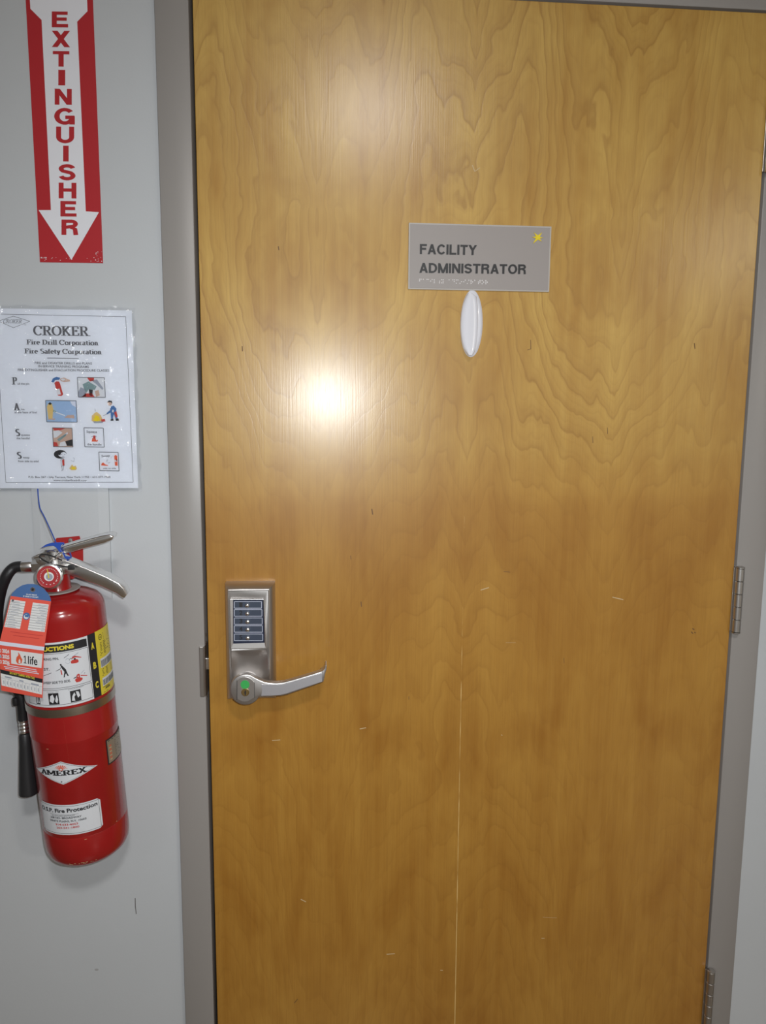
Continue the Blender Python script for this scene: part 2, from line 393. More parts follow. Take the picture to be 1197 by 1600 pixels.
def HV():
    """heavy grotesque capitals as stroke skeletons, cap height 1, stroke w"""
    w_ = .19; h = w_ / 2; T = 1 - h
    g = {}
    V_ = lambda x: [(x, 0), (x, 1)]
    H_ = lambda y, a, b: [(a, y), (b, y)]
    g['F'] = ([V_(h), H_(T, 0, .62), H_(.53, 0, .56)], .62)
    g['E'] = ([V_(h), H_(T, 0, .66), H_(.52, 0, .62), H_(h, 0, .68)], .68)
    g['L'] = ([V_(h), H_(h, 0, .62)], .62)
    g['I'] = ([V_(h)], w_)
    g['T'] = ([V_(.335), H_(T, 0, .67)], .67)
    g['H'] = ([V_(h), V_(.74 - h), H_(.53, 0, .74)], .74)
    g['N'] = ([V_(h), V_(.74 - h), [(h, 1.0), (.74 - h, 0.0)]], .74)
    g['M'] = ([V_(h), V_(.88 - h), [(h, 1.0), (.44, .0)], [(.44, .0), (.88 - h, 1.0)]], .88)
    g['A'] = ([[(h, 0), (.375, 1)], [(.375, 1), (.75 - h, 0)], H_(.30, .15, .60)], .75)
    g['Y'] = ([[(.08, 1), (.36, .46)], [(.64, 1), (.36, .46)], [(.36, 0), (.36, .52)]], .72)
    g['X'] = ([[(.10, 1), (.62, 0)], [(.62, 1), (.10, 0)]], .72)
    g['O'] = ([arcp(.41, .5, .41 - h, .5 - h + .01, 0, 360, 26)], .82)
    g['C'] = ([arcp(.40, .5, .40 - h, .5 - h + .01, 38, 322, 22)], .76)
    g['G'] = ([arcp(.40, .5, .40 - h, .5 - h + .01, 40, 330, 22), H_(.44, .42, .78), [(.78 - h, .5), (.78 - h, .0)]], .78)
    g['D'] = ([V_(h), [(0, T), (.34, T)] + arcp(.34, .5, .40 - h, .5 - h, 90, -90, 14)[1:] + [(0, h)]], .74)
    g['U'] = ([[(h, 1), (h, .36)] + arcp(.37, .36, .37 - h, .36 - h, 180, 360, 14)[1:] + [(.74 - h, 1)]], .74)
    g['R'] = ([V_(h), [(0, T), (.44, T)] + arcp(.44, .735, .26 - h, .265 - h, 90, -90, 10)[1:] + [(0, .47 + .0)], [(.40, .50), (.58, .40), (.62, .0)]], .73)
    g['S'] = ([arcp(.345, .72, .345 - h, .28 - h, 12, 205, 12) + [(.18, .575), (.34, .52), (.50, .465)] + arcp(.345, .29, .345 - h, .29 - h, 40, -170, 14)], .69)
    return g, w_
HVG, HVW = HV()
def heavy(txt, gap=.085, mul=1.0):
    V, F = [], []; x0 = 0.0
    for ch in txt:
        st, adv = HVG[ch]
        for pts in st:
            n = len(pts); b = len(V); closed = n > 20 and pts[0] == pts[-1] or ch == 'O'
            for i, p in enumerate(pts):
                a = pts[i - 1] if i else (pts[-2] if closed else pts[0]); c = pts[i + 1] if i < n - 1 else (pts[1] if closed else pts[-1])
                dx, dy = c[0] - a[0], c[1] - a[1]; L = math.hypot(dx, dy) or 1; dx /= L; dy /= L
                wd = HVW * mul / 2 * (1 if abs(dx) < .2 or abs(dy) < .2 else .96)
                V.append((x0 + p[0] - dy * wd, p[1] + dx * wd)); V.append((x0 + p[0] + dy * wd, p[1] - dx * wd))
            if n == 2 and abs(pts[0][0] - pts[1][0]) > .05 and abs(pts[0][1] - pts[1][1]) > .05:
                # diagonal ends cut level
                for k, p in ((0, pts[0]), (1, pts[1])):
                    dx, dy = pts[1][0] - pts[0][0], pts[1][1] - pts[0][1]; hw = HVW * mul / 2 * math.hypot(dx, dy) / abs(dy)
                    sg = -1 if dy > 0 else 1
                    V[b + 2 * k] = (x0 + p[0] + sg * hw, p[1]); V[b + 2 * k + 1] = (x0 + p[0] - sg * hw, p[1])
            for i in range(n - 1): F.append((b + 2 * i, b + 2 * i + 1, b + 2 * i + 3, b + 2 * i + 2))
        x0 += adv + gap
    return V, F

def layers(vf):
    """small per-stroke lift, so crossing strokes of one letter do not lie in the same plane"""
    out = [0.0] * len(vf[0]); k = 0; top = -1
    for f in vf[1]:
        if min(f) > top and top >= 0: k += 1
        top = max(top, max(f))
        for i in f: out[i] = (k % 7) * .00003
    return out

class Print:
    """flat print laid on a surface; surf(a,b,lift) -> 3-D point"""
    def __init__(s, surf): s.surf = surf; s.v = []; s.f = []; s.mi = []; s.mats = []
    def m(s, mt):
        if mt not in s.mats: s.mats.append(mt)
        return s.mats.index(mt)
    def poly(s, pts, mt, lift=.0003):
        b = len(s.v); s.v += [s.surf(a, c, lift) for a, c in pts]; s.f.append(tuple(range(b, b + len(pts)))); s.mi.append(s.m(mt)); return s
    def strip(s, pts, wd, mt, lift=.0003):
        for (a, b), (c, d) in zip(pts, pts[1:]):
            L = math.hypot(c - a, d - b) or 1; nx, ny = -(d - b) / L * wd / 2, (c - a) / L * wd / 2
            s.poly([(a + nx, b + ny), (c + nx, d + ny), (c - nx, d - ny), (a - nx, b - ny)], mt, lift)
        return s
    def frame(s, pts, wd, mt, lift=.0004): return s.strip(list(pts) + [pts[0]], wd, mt, lift)
    def blob(s, cx, cy, rx, ry, mt, lift=.0004, n=14, rot=0):
        ca, sa = math.cos(rot), math.sin(rot)
        return s.poly([(cx + rx * math.cos(t) * ca - ry * math.sin(t) * sa, cy + rx * math.cos(t) * sa + ry * math.sin(t) * ca) for t in (2 * math.pi * k / n for k in range(n))], mt, lift)
    def glyphs(s, vf, fn, mt, lift=.0004):
        V, F = vf; b = len(s.v); ly = layers(vf); s.v += [s.surf(*fn(a, c), lift + ly[i]) for i, (a, c) in enumerate(V)]
        for q in F: s.f.append(tuple(b + i for i in q)); s.mi.append(s.m(mt))
        return s
    def text(s, vf, Lp, Rp, cap, mt, up=None, lift=.0004):
        """fit a line between left and right baseline points, cap height cap (same units)"""
        x0 = min(a for a, _ in vf[0]); x1 = max(a for a, _ in vf[0]); wd = max(x1 - x0, 1e-6)
        if up is None: up = (0, 1)
        def fn(a, c):
            t = (a - x0) / wd
            return (Lp[0] + (Rp[0] - Lp[0]) * t + up[0] * c * cap, Lp[1] + (Rp[1] - Lp[1]) * t + up[1] * c * cap)
        return s.glyphs(vf, fn, mt, lift)
    def build(s, name, parent):
        L = WL[parent]; me = bpy.data.meshes.new(name)
        me.from_pydata([tuple(Vector(q) - L) for q in s.v], [], s.f)
        for q in s.mats: me.materials.append(q)
        me.polygons.foreach_set('material_index', s.mi); me.update()
        o = bpy.data.objects.new(name, me); COL.objects.link(o); o.parent = parent; WL[o] = L
        return o

# ================================================================== THE SETTING
WY = 0.010                     # wall face; the steel frame stands 10 mm proud of it
FX0, FX1, FZ = -0.0060, 0.9125, 2.0360    # frame opening
FO0, FO1, FOZ = -0.0565, 0.9645, 2.0880   # outer edge of frame faces
bm = BM()
box(bm, -2.6, FO0 + .004, WY, .14, 0, CZ); box(bm, FO1 - .004, 4.6, WY, .14, 0, CZ); box(bm, FO0 + .004, FO1 - .004, WY, .14, FOZ - .004, CZ)
wall = tag(obj('wall_front', bm, M_wall), 'pale grey painted wall around the wooden door', kind='structure')
for nm, a in (('wall_left', (-2.72, -2.6, -5.6, .14)), ('wall_right', (4.6, 4.72, -5.6, .14)), ('wall_back', (-2.72, 4.72, -5.72, -5.6))):
    tag(obj(nm, box(BM(), *a, 0, CZ), M_wall), kind='structure')
tag(obj('floor', box(BM(), -2.72, 4.72, -5.72, .14, -.1, 0), M_floor), kind='structure')
tag(obj('ceiling', box(BM(), -2.72, 4.72, -5.72, .14, CZ, CZ + .1), M_ceil), kind='structure')

# steel door frame: faces, returns and stop
bm = BM()
def jamb(a, b, z1):
    box(bm, a, b, 0, .139, 0, z1, .0018)
jamb(FO0, FX0, FOZ); jamb(FX1, FO1, FOZ)
box(bm, FX0 - .003, FX1 + .003, 0, .139, FZ, FOZ, .0018)
frame = tag(obj('trim_1', bm, M_frame, smooth=True), 'taupe painted steel door frame around the wooden door', kind='structure')
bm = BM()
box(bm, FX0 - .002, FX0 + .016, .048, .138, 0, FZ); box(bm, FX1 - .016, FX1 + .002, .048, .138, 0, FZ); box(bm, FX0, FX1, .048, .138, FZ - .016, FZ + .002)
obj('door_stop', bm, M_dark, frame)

# strike plate with lip on the left jamb
bm = BM()
ZS = .9665
prism(bm, [(-.0150, .0005), (-.0150, -.0022), (-.0138, -.0034), (-.0088, -.0034), (-.0060, -.0012), (-.0052, .004), (-.0052, .030), (-.0064, .030), (-.0064, .005), (-.0080, .0005)],
      lambda x, y: Vector((x, y, ZS - .0435)), lambda x, y: Vector((x, y, ZS + .0435)), .0008)
sp_ = tag(obj('strike_plate', bm, M_steel, frame), 'worn steel strike plate with curved lip')
for dz in (-.0465, .0465, .060):
    bm = BM(); lathe(bm, [(0, .0014), (.0018, .0012), (.0028, 0)], Vector((-.0056, .012, ZS + dz)), Vector((1, 0, 0)), Vector((0, 1, 0)), Vector((0, 0, 1)), 12)
    obj('screw_head', bm, M_steel, sp_)

# ---- the door
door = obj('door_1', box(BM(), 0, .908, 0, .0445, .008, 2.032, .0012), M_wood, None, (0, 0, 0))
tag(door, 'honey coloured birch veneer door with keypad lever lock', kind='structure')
# latch bolt
bm = BM(); box(bm, -.016, .002, .010, .024, .966, .986, .001); obj('latch_bolt', bm, M_chrome, door)

# hinges: two leaves and five knuckles each
def hinge(zc):
    bm = BM(); h = .1143
    box(bm, .9078, .9100, -.0012, .040, zc - h / 2, zc + h / 2)
    box(bm, .9104, .9124, -.0012, .040, zc - h / 2, zc + h / 2)
    box(bm, .9060, .9145, -.0035, -.0008, zc - h / 2, zc + h / 2, .0005)
    hg = tag(obj('hinge', bm, M_steel, door), 'dull steel butt hinge with five knuckles')
    for k in range(5):
        z0 = zc - h / 2 + k * h / 5; bm = BM()
        lathe(bm, [(0, .0004), (.0064, .0004), (.0071, .0010), (.0071, h / 5 - .0010), (.0064, h / 5 - .0004), (0, h / 5 - .0004)], Vector((.9150, -.0085, z0)), Vector((0, 0, 1)), Vector((1, 0, 0)), Vector((0, 1, 0)), 20)
        obj('knuckle', bm, M_steel, hg, smooth=True)
    for z0, s in ((zc + h / 2, 1), (zc - h / 2, -1)):
        bm = BM(); lathe(bm, [(.0050, 0), (.0073, .0002 * s), (.0073, .0016 * s), (.0050, .0030 * s), (0, .0032 * s)], Vector((.9150, -.0085, z0)), Vector((0, 0, 1)), Vector((1, 0, 0)), Vector((0, 1, 0)), 20)
        obj('pin_cap', bm, M_steel, hg, smooth=True)
for zc in (1.0785 + .7706, 1.0785, 1.0785 - .7706): hinge(zc)

# wear on the door and the wall (flat marks with their own shape)
dp = Print(lambda a, b, l: at(a, b, 0) + Vector((0, -l, 0)))
for (a, b, c, d, wd) in ((751, 922, 764, 918, 1.3), (957, 933, 974, 937, 1.4), (738, 258, 742, 268, 1.4), (742, 268, 750, 262, 1.0), (562, 1139, 572, 1137, 1.2), (425, 1157, 438, 1156, 1.0), (604, 1491, 617, 1490, 1.2),
                         (470, 1405, 478, 1409, 1.3), (846, 1466, 851, 1466, 1.0), (783, 1148, 785, 1149, 1.2), (688, 1516, 692, 1516, 1.2), (790, 1004, 806, 1004, .4), (848, 1433, 870, 1434, .4)):
    dp.strip([(a, b), (c, d)], wd, M_scratch, .0002)
obj_ = dp.build('pale_scratches', door); tag(obj_, 'short pale scratches in the varnish', kind='stuff')
dk = Print(lambda a, b, l: at(a, b, 0) + Vector((0, -l, 0)))
for (a, b, c, d, wd) in ((581, 795, 582.5, 804, 1.6), (378.5, 541, 379, 549, 1.6), (564, 940, 565, 948, 1.3), (548, 868, 548.5, 874, 1.0), (829, 531, 829.5, 545, 1.0), (824, 547, 830, 545, .9), (1085, 536, 1086, 545, 1.3),
                         (1082, 982, 1085, 984, 1.8), (1080, 987, 1083, 990, 1.6), (1085, 988, 1087, 989, 1.6), (435, 385, 436, 391, 1.4), (787, 893, 797, 894, .9), (926, 682, 926.5, 692, .9), (949, 668, 949.5, 678, .9), (639, 1088, 639, 1093, .8), (460, 1567, 465, 1561, 1.1), (881, 1028, 881.5, 1036, .7)):
    dk.strip([(a, b), (c, d)], wd, M_knot, .0002)
tag(dk.build('dark_flecks', door), 'small dark flecks in the veneer', kind='stuff')
wp = Print(lambda a, b, l: at(a, b, WY) + Vector((0, -l, 0)))
wp.strip([(211.2, 1403), (211.5, 1416), (213, 1428)], 1.3, M_scuff); tag(wp.build('scuff_mark', wall), 'thin dark scuff on the wall')
wp = Print(lambda a, b, l: at(a, b, WY) + Vector((0, -l, 0)))
wp.blob(151, 1515, 3.2, 1.8, M_scuff2); tag(wp.build('smudge_mark', wall), 'faint grey smudge on the wall')

# ---- keypad lever lock on the door
LX0, LX1, LZ0, LZ1 = .0318, .1122, .9235, 1.1208
bm = BM()
def ring4(x0, x1, z0, z1, y): return [bm.verts.new(q) for q in ((x0, y, z0), (x1, y, z0), (x1, y, z1), (x0, y, z1))]
steps = [(0, 0, 0), (0, 0, -.016), (.0022, .0022, -.0215), (.0062, .0070, -.0275), (.0080, .0088, -.0280)]
prev = None
for k, (i, iz, y) in enumerate(steps):
    r_ = ring4(LX0 + i, LX1 - i - (.0022 if k > 2 else 0), LZ0 + i, LZ1 - iz, y)
    if prev:
        for q in range(4): bm.faces.new((prev[q], prev[(q + 1) % 4], r_[(q + 1) % 4], r_[q]))
    prev = r_
# dished front: slopes in to the keypad opening and a hollow below it
KX0, KX1, KZ0, KZ1 = .0420, .0952, 1.0135, 1.0955
HX0, HX1, HZ0 = .0440, .0985, .932
o_ = prev
zm = bm.verts.new((KX0 - .001, -.0262, KZ0 - .003)), bm.verts.new((KX1 + .004, -.0262, KZ0 - .003))
k4 = [bm.verts.new(q) for q in ((KX0, -.0248, KZ0), (KX1, -.0248, KZ0), (KX1 - .001, -.0245, KZ1), (KX0, -.0245, KZ1))]
bm.faces.new((o_[3], o_[2], k4[2], k4[3])); bm.faces.new((o_[2], zm[1], k4[1], k4[2])); bm.faces.new((o_[3], k4[3], k4[0], zm[0]))
bm.faces.new((zm[0], k4[0], k4[1], zm[1])); bm.faces.new((k4[0], k4[3], k4[2], k4[1]))
# hollow around the lever root (concave patch)
nu, nv = 10, 12; grid = []
for j in range(nv + 1):
    row = []
    for i in range(nu + 1):
        a, b = i / nu, j / nv
        x0 = zm[0].co.x + (o_[0].co.x - zm[0].co.x) * b; x1 = zm[1].co.x + (o_[1].co.x - zm[1].co.x) * b
        z0 = zm[0].co.z + (o_[0].co.z - zm[0].co.z) * b; y0 = zm[0].co.y + (o_[0].co.y - zm[0].co.y) * b
        dip = .010 * (math.sin(math.pi * a) ** .55) * (math.sin(math.pi * min(b * 1.05, 1)) ** .7) if 0 < i < nu and 0 < j < nv else 0
        row.append(bm.verts.new((x0 + (x1 - x0) * a, y0 + dip, z0)))
    grid.append(row)
for j in range(nv):
    for i in range(nu): bm.faces.new((grid[j][i], grid[j][i + 1], grid[j + 1][i + 1], grid[j + 1][i]))
bm.faces.new((zm[0], zm[1], o_[2], o_[3])) if False else None
bm.faces.new((o_[0], zm[0], o_[3])) ; bm.faces.new((o_[1], o_[2], zm[1]))
bmesh.ops.remove_doubles(bm, verts=bm.verts, dist=1e-5); bmesh.ops.recalc_face_normals(bm, faces=bm.faces)
lock = tag(obj('keypad_lock', bm, M_satin, door, smooth=True), 'satin chrome mechanical keypad lock with lever')
# ridge bead round the front
bm = BM(); tube(bm, [(LX0 + .0064, -.0272, LZ1 - .0088), (LX1 - .0088, -.0272, LZ1 - .0088)], .0016, 8)
tube(bm, [(LX1 - .0092, -.0270, LZ1 - .0090), (LX1 - .0090, -.0270, LZ0 + .03)], .0014, 8)
tube(bm, [(LX0 + .0064, -.0270, LZ1 - .0088), (LX0 + .0064, -.0270, LZ0 + .012)], .0012, 8); obj('edge_bead', bm, M_satin, lock, smooth=True)
KY = -.0290
def kp(px, py): return at(px, py, KY)
bz = [(359.0, 935.4), (412.6, 935.4), (415.8, 1012.8), (360.6, 1013.8)]
inn = [(364.2, 937.4), (411.2, 937.0), (413.4, 1004.2), (364.4, 1005.6)]
bm = BM()
Bo = [kp(*q) for q in bz]; Bi = [kp(*q) for q in inn]
v0 = [bm.verts.new(q + Vector((0, .006, 0))) for q in Bo]; v1 = [bm.verts.new(q + Vector((0, -.001, 0))) for q in Bo]
v1b = [bm.verts.new(q + (sum(Bo, Vector()) / 4 - q) * .03 + Vector((0, -.0014, 0))) for q in Bo]
v2 = [bm.verts.new(q + Vector((0, -.0006, 0))) for q in Bi]; v3 = [bm.verts.new(q + Vector((0, .003, 0))) for q in Bi]
for A, B in ((v0, v1), (v1, v1b), (v1b, v2), (v2, v3)):
    for q in range(4): bm.faces.new((A[q], A[(q + 1) % 4], B[(q + 1) % 4], B[q]))
bmesh.ops.recalc_face_normals(bm, faces=bm.faces); obj('keypad_bezel', bm, M_satin, lock)
bm = BM(); lw = [q + Vector((0, -.0012, 0)) for q in Bo]; tube(bm, [lw[0], lw[1], lw[2], lw[3]], .0008, 6, closed=True); obj('bezel_rim', bm, M_chrome, lock, smooth=True)
bm = BM(); prism(bm, inn, lambda a, b: at(a, b, KY) + Vector((0, .0030, 0)), lambda a, b: at(a, b, KY) + Vector((0, -.0002, 0)))
obj('keypad_plate', bm, M_key, lock)
rows = [(366.0, 939.2, 409.2, 950.4), (366.0, 951.8, 409.8, 963.0), (366.0, 964.8, 410.2, 975.8), (366.0, 977.0, 410.6, 988.0), (366.0, 990.0, 411.0, 1001.2)]
for k, (a, b, c, d) in enumerate(rows):
    bm = BM(); prism(bm, [(a, b), (c, b), (c, d), (a, d)], lambda x, y: at(x, y, KY) + Vector((0, 0, 0)), lambda x, y: at(x, y, KY) + Vector((0, -.0008, 0)))
    obj('button_panel', bm, M_keyrow, lock)
    pr = Print(lambda x, y, l: at(x, y, KY) + Vector((0, -.0008 - l, 0)))
    pr.frame([(a + .4, b + .4), (c - .4, b + .4), (c - .4, d - .4), (a + .4, d - .4)], .85, M_keyline, .0002); pr.build('panel_outline', lock)
    pr = Print(lambda x, y, l: at(x, y, KY) + Vector((0, -.0008 - l, 0)))
    pr.text(sans(str(k + 1), .03), (374, d - 2.4), (379, d - 2.4), 6.6, M_ink, (0, -1), .0002); pr.build('button_digit', lock)
    bm = BM(); c0 = at((a + c) / 2 - 1.0, (b + d) / 2 + .6, KY)
    lathe(bm, [(.0034, 0), (.0034, -.003), (.0031, -.0042), (.002, -.0051), (0, -.0054)], c0, Vector((0, 1, 0)), Vector((1, 0, 0)), Vector((0, 0, 1)), 20)
    obj('push_button', bm, M_chrome, lock, smooth=True)
# lever: boss, neck and arm in one cast piece
LYF = -.0640
lp = lambda a, b, l=0: at(a, b, LYF) + Vector((0, l, 0))
cx, cy, rr = 383.6, 1077.8, 24.6
out = [(cx + rr * math.cos(math.radians(t)), cy + rr * .985 * math.sin(math.radians(t))) for t in range(28, 318, 10)]
out += [(405, 1061.8), (413, 1065.2), (421, 1066.8), (432, 1067.4), (443, 1066.2), (456, 1062.8), (475, 1057.2), (492, 1052.2), (503.5, 1048.6), (504.8, 1066), (492, 1071), (470, 1078.5), (450, 1085.6), (440, 1087.8), (425, 1088.6), (413, 1089.6)]
bm = BM(); prism(bm, out, lambda a, b: lp(a, b, .013), lambda a, b: lp(a, b, 0), .0022, 3)
lev = obj('lever_handle', bm, M_satin, lock, smooth=True)
# return at the lever's end, bent back to the door
bm = BM(); prism(bm, [(501.5, 1049.4), (505.0, 1048.0), (508.0, 1043.5), (508.8, 1038.6), (510.6, 1038.8), (510.4, 1046.5), (508.2, 1053), (507.0, 1060), (505.4, 1065.6), (502, 1066.6)], lambda a, b: lp(a, b, .020), lambda a, b: lp(a, b, .0005), .0012)
obj('lever_end', bm, M_satin, lock, smooth=True)
bm = BM(); pad = [(408.6, 1069.6), (442, 1069.6), (503.2, 1051.6), (503.4, 1064.8), (470, 1075.6), (447, 1083.4), (438, 1085.4), (425, 1086.6), (408.2, 1087.0), (409.6, 1078)]
prism(bm, pad, lambda a, b: lp(a, b, .001), lambda a, b: lp(a, b, -.0006)); obj('grip_pad', bm, brushed('grip_satin', (.72, .72, .77), .48, 1500, 300), lock)
bm = BM(); c0 = at(384.2, 1077.0, -.052)
lathe(bm, [(.0200, 0), (.0165, .008), (.0155, .018), (.0165, .030), (.019, .040)], c0, Vector((0, 1, 0)), Vector((1, 0, 0)), Vector((0, 0, 1)), 40); obj('lever_hub', bm, M_satin, lock, smooth=True)
# key cylinder insert
ins = [(370.4, 1063.2)] + [(cx - 1 + 17 * math.cos(math.radians(t)), cy - 1 + 19.5 * math.sin(math.radians(t))) for t in range(236, 310, 12)] + [(397.6, 1066), (397.8, 1090)] + [(cx - 1 + 17 * math.cos(math.radians(t)), cy - 1 + 19.5 * math.sin(math.radians(t))) for t in range(52, 126, 12)] + [(370.4, 1093)]
bm = BM(); prism(bm, ins, lambda a, b: lp(a, b, .001), lambda a, b: lp(a, b, -.0009), .0003); obj('cylinder_insert', bm, M_satin, lock)
pr = Print(lp); pr.strip([(370.3, 1063), (370.3, 1093.5)], .9, M_ink, -.0012); pr.strip([(397.9, 1066), (397.9, 1090)], .5, M_ink, -.0011)
pr.build('insert_seam', lock)
bm = BM(); prism(bm, [(383.0 + 6.9 * math.cos(t), 1069.4 + 6.9 * math.sin(t)) for t in (2 * math.pi * k / 20 for k in range(20))], lambda a, b: lp(a, b, -.0008), lambda a, b: lp(a, b, -.0013)); tag(obj('green_dot', bm, M_green, lock), 'round green sticker')
bm = BM(); lathe(bm, [(.0064, 0), (.0064, -.0022), (.0056, -.0030), (0, -.0030)], lp(383.4, 1081.2), Vector((0, 1, 0)), Vector((1, 0, 0)), Vector((0, 0, 1)), 24); tag(obj('key_cylinder', bm, M_brass, lock, smooth=True), 'brass key cylinder')
pr = Print(lp); pr.poly([(383.0, 1077.6), (384.4, 1077.6), (384.8, 1081), (384.2, 1085.2), (383.0, 1085.2), (382.2, 1081)], M_ink, -.0034); pr.build('keyhole', lock)

# ================================================================== THINGS ON THE DOOR
# ---- room sign
NX0, NX1, NZ0, NZ1 = .3288, .5592, 1.5955, 1.6976
t = thing('name_plate', ((NX0 + NX1) / 2, 0, NZ0), 'taupe plastic room sign reading facility administrator on the door', 'sign')
bm = BM(); box(bm, NX0, NX1, -.0032, 0, NZ0, NZ1, .0004); obj('backing_edge', bm, M_plateedge, t)
bm = BM(); box(bm, NX0 + .0022, NX1 - .0022, -.0038, -.003, NZ0 + .0022, NZ1 - .0022); obj('face_panel', bm, M_plate, t)
def raised(txt, x0, x1, yb, yt, name):
    vf = heavy(txt); ly = layers(vf); xa = min(a for a, _ in vf[0]); xb = max(a for a, _ in vf[0])
    P0, P1, PT = at(x0, yb[0], -.0038), at(x1, yb[1], -.0038), at(x0, yt, -.0038); h = PT.z - P0.z
    bm = BM(); vs = [bm.verts.new(P0 + (P1 - P0) * ((a - xa) / (xb - xa)) + Vector((0, -.0009 - ly[i], c * h))) for i, (a, c) in enumerate(vf[0])]
    for f in vf[1]:
        try: bm.faces.new([vs[i] for i in f])
        except ValueError: pass
    r_ = bmesh.ops.extrude_face_region(bm, geom=bm.faces[:]); bmesh.ops.translate(bm, verts=[v for v in r_['geom'] if isinstance(v, bmesh.types.BMVert)], vec=(0, .0010, 0))
    bmesh.ops.recalc_face_normals(bm, faces=bm.faces)
    obj(name, bm, M_charcoal, t)
raised('FACILITY', 656.0, 745.0, (397.0, 398.6), 381.4, 'raised_lettering')
raised('ADMINISTRATOR', 655.2, 821.6, (426.2, 428.4), 411.0, 'raised_lettering')
# braille
BR = {'a': '1', 'c': '14', 'd': '145', 'f': '124', 'i': '24', 'l': '123', 'm': '134', 'o': '135', 'r': '1235', 't': '2345', 'y': '13456', '9': '35', '/': '34', ';': '56'}
bm = BM(); px = 655.6
for ch in 'facil;y adm9i/rator':
    if ch != ' ':
        for d in BR[ch]:
            d = int(d) - 1; q = at(px + (d // 3) * 2.4, 436.4 + (px - 655) * .02 + (d % 3) * 2.5, -.0038)
            lathe(bm, [(.00105, 0), (.0008, -.0005), (0, -.0008)], q, Vector((0, 1, 0)), Vector((1, 0, 0)), Vector((0, 0, 1)), 6)
    px += 5.75
o = obj('braille_dots', bm, M_bead, t); tag(o, 'row of small raised braille dots', kind='stuff')
bm = BM(); sx, sy = 840.5, 371.0; sp2 = []
for k, R_ in enumerate((9.0, 8.2, 9.8, 9.8, 8.6)):
    a0 = math.radians((-52, 8, 58, 126, -142)[k]); sp2.append((a0, R_))
pts = []; order = sorted([(math.radians(d), r) for d, r in ((-128, 10.4), (-50, 10.6), (6, 8.6), (46, 9.4), (128, 13.0), (184, 9.2))])
for k, (a0, R_) in enumerate(order):
    a1 = order[(k + 1) % len(order)][0] + (2 * math.pi if k == len(order) - 1 else 0)
    pts.append((sx + R_ * math.cos(a0), sy + R_ * math.sin(a0))); am = (a0 + a1) / 2
    pts.append((sx + 3.4 * math.cos(am), sy + 3.4 * math.sin(am)))
prism(bm, pts, lambda a, b: at(a, b, -.0037), lambda a, b: at(a, b, -.0050), .0003); tag(obj('star_emblem', bm, M_star, t), 'yellow star emblem')

# ---- white adhesive hook
hc = Vector((.4330, 0, 1.5432)); HA, HB = .0184, .0532
t = thing('adhesive_hook', (hc.x, 0, hc.z - HB), 'glossy white oval plastic hook stuck below the room sign', 'hook')
def dome(bm, a, b, h0, h, cxo=0, czo=0, pw=2.2, n=40, m=9):
    rings = []
    for j in range(m + 1):
        r = 1 - (j / m); hh = h * (1 - r ** pw) ** (1 / pw)
        if j == m: rings.append([bm.verts.new(hc + Vector((cxo, -h0 - h, czo)))])
        else: rings.append([bm.verts.new(hc + Vector((cxo + a * r * math.cos(q), -h0 - hh, czo + b * r * math.sin(q)))) for q in (2 * math.pi * k / n for k in range(n))])
    base = [bm.verts.new(v.co + Vector((0, h0, 0))) for v in rings[0]]; rings = [base] + rings
    for A, B in zip(rings, rings[1:]):
        for k in range(n):
            if len(B) == 1: bm.faces.new((A[k], A[(k + 1) % n], B[0]))
            else: bm.faces.new((A[k], A[(k + 1) % n], B[(k + 1) % n], B[k]))
    bmesh.ops.recalc_face_normals(bm, faces=bm.faces)
bm = BM(); dome(bm, HA, HB, .002, .0055); obj('base_plate', bm, M_hook, t, smooth=True)
# hook tongue: springs from the top of the plate and curls out at the bottom
bm = BM(); rows_ = []
NS = 18
for j in range(NS + 1):
    q = j / NS; z = HB * (.90 - 1.86 * q)
    half = HA * math.sqrt(max(0, 1 - (z / HB) ** 2)) * (.78 - .04 * q)
    yc = .0050 + .0085 * (q ** 1.3)
    if j == 0: half *= .5
    if j == NS: half *= .75
    row = []
    for i in range(13):
        s_ = -1 + 2 * i / 12; row.append(bm.verts.new(hc + Vector((half * s_ - HA * math.sqrt(max(0, 1 - (z / HB) ** 2)) + half + .0004 - .0010 * q, -(yc + .0042 * math.sqrt(max(0, 1 - s_ * s_)) * (1 - .3 * q)), z))))
    back = [bm.verts.new(v.co + Vector((0, .0035 + (.0042 * math.sqrt(max(0, 1 - (-1 + 2 * i / 12) ** 2)) * .6), 0))) for i, v in enumerate(row)]
    rows_.append((row, back))
for (r0, b0), (r1, b1) in zip(rows_, rows_[1:]):
    for i in range(12):
        bm.faces.new((r0[i], r0[i + 1], r1[i + 1], r1[i])); bm.faces.new((b0[i], b1[i], b1[i + 1], b0[i + 1]))
    bm.faces.new((r0[0], r1[0], b1[0], b0[0])); bm.faces.new((r0[12], b0[12], b1[12], r1[12]))
for k in (0, -1):
    r0, b0 = rows_[k]
    for i in range(12): bm.faces.new((r0[i], b0[i], b0[i + 1], r0[i + 1]))
bmesh.ops.recalc_face_normals(bm, faces=bm.faces); obj('hook_tongue', bm, M_hook, t, smooth=True)

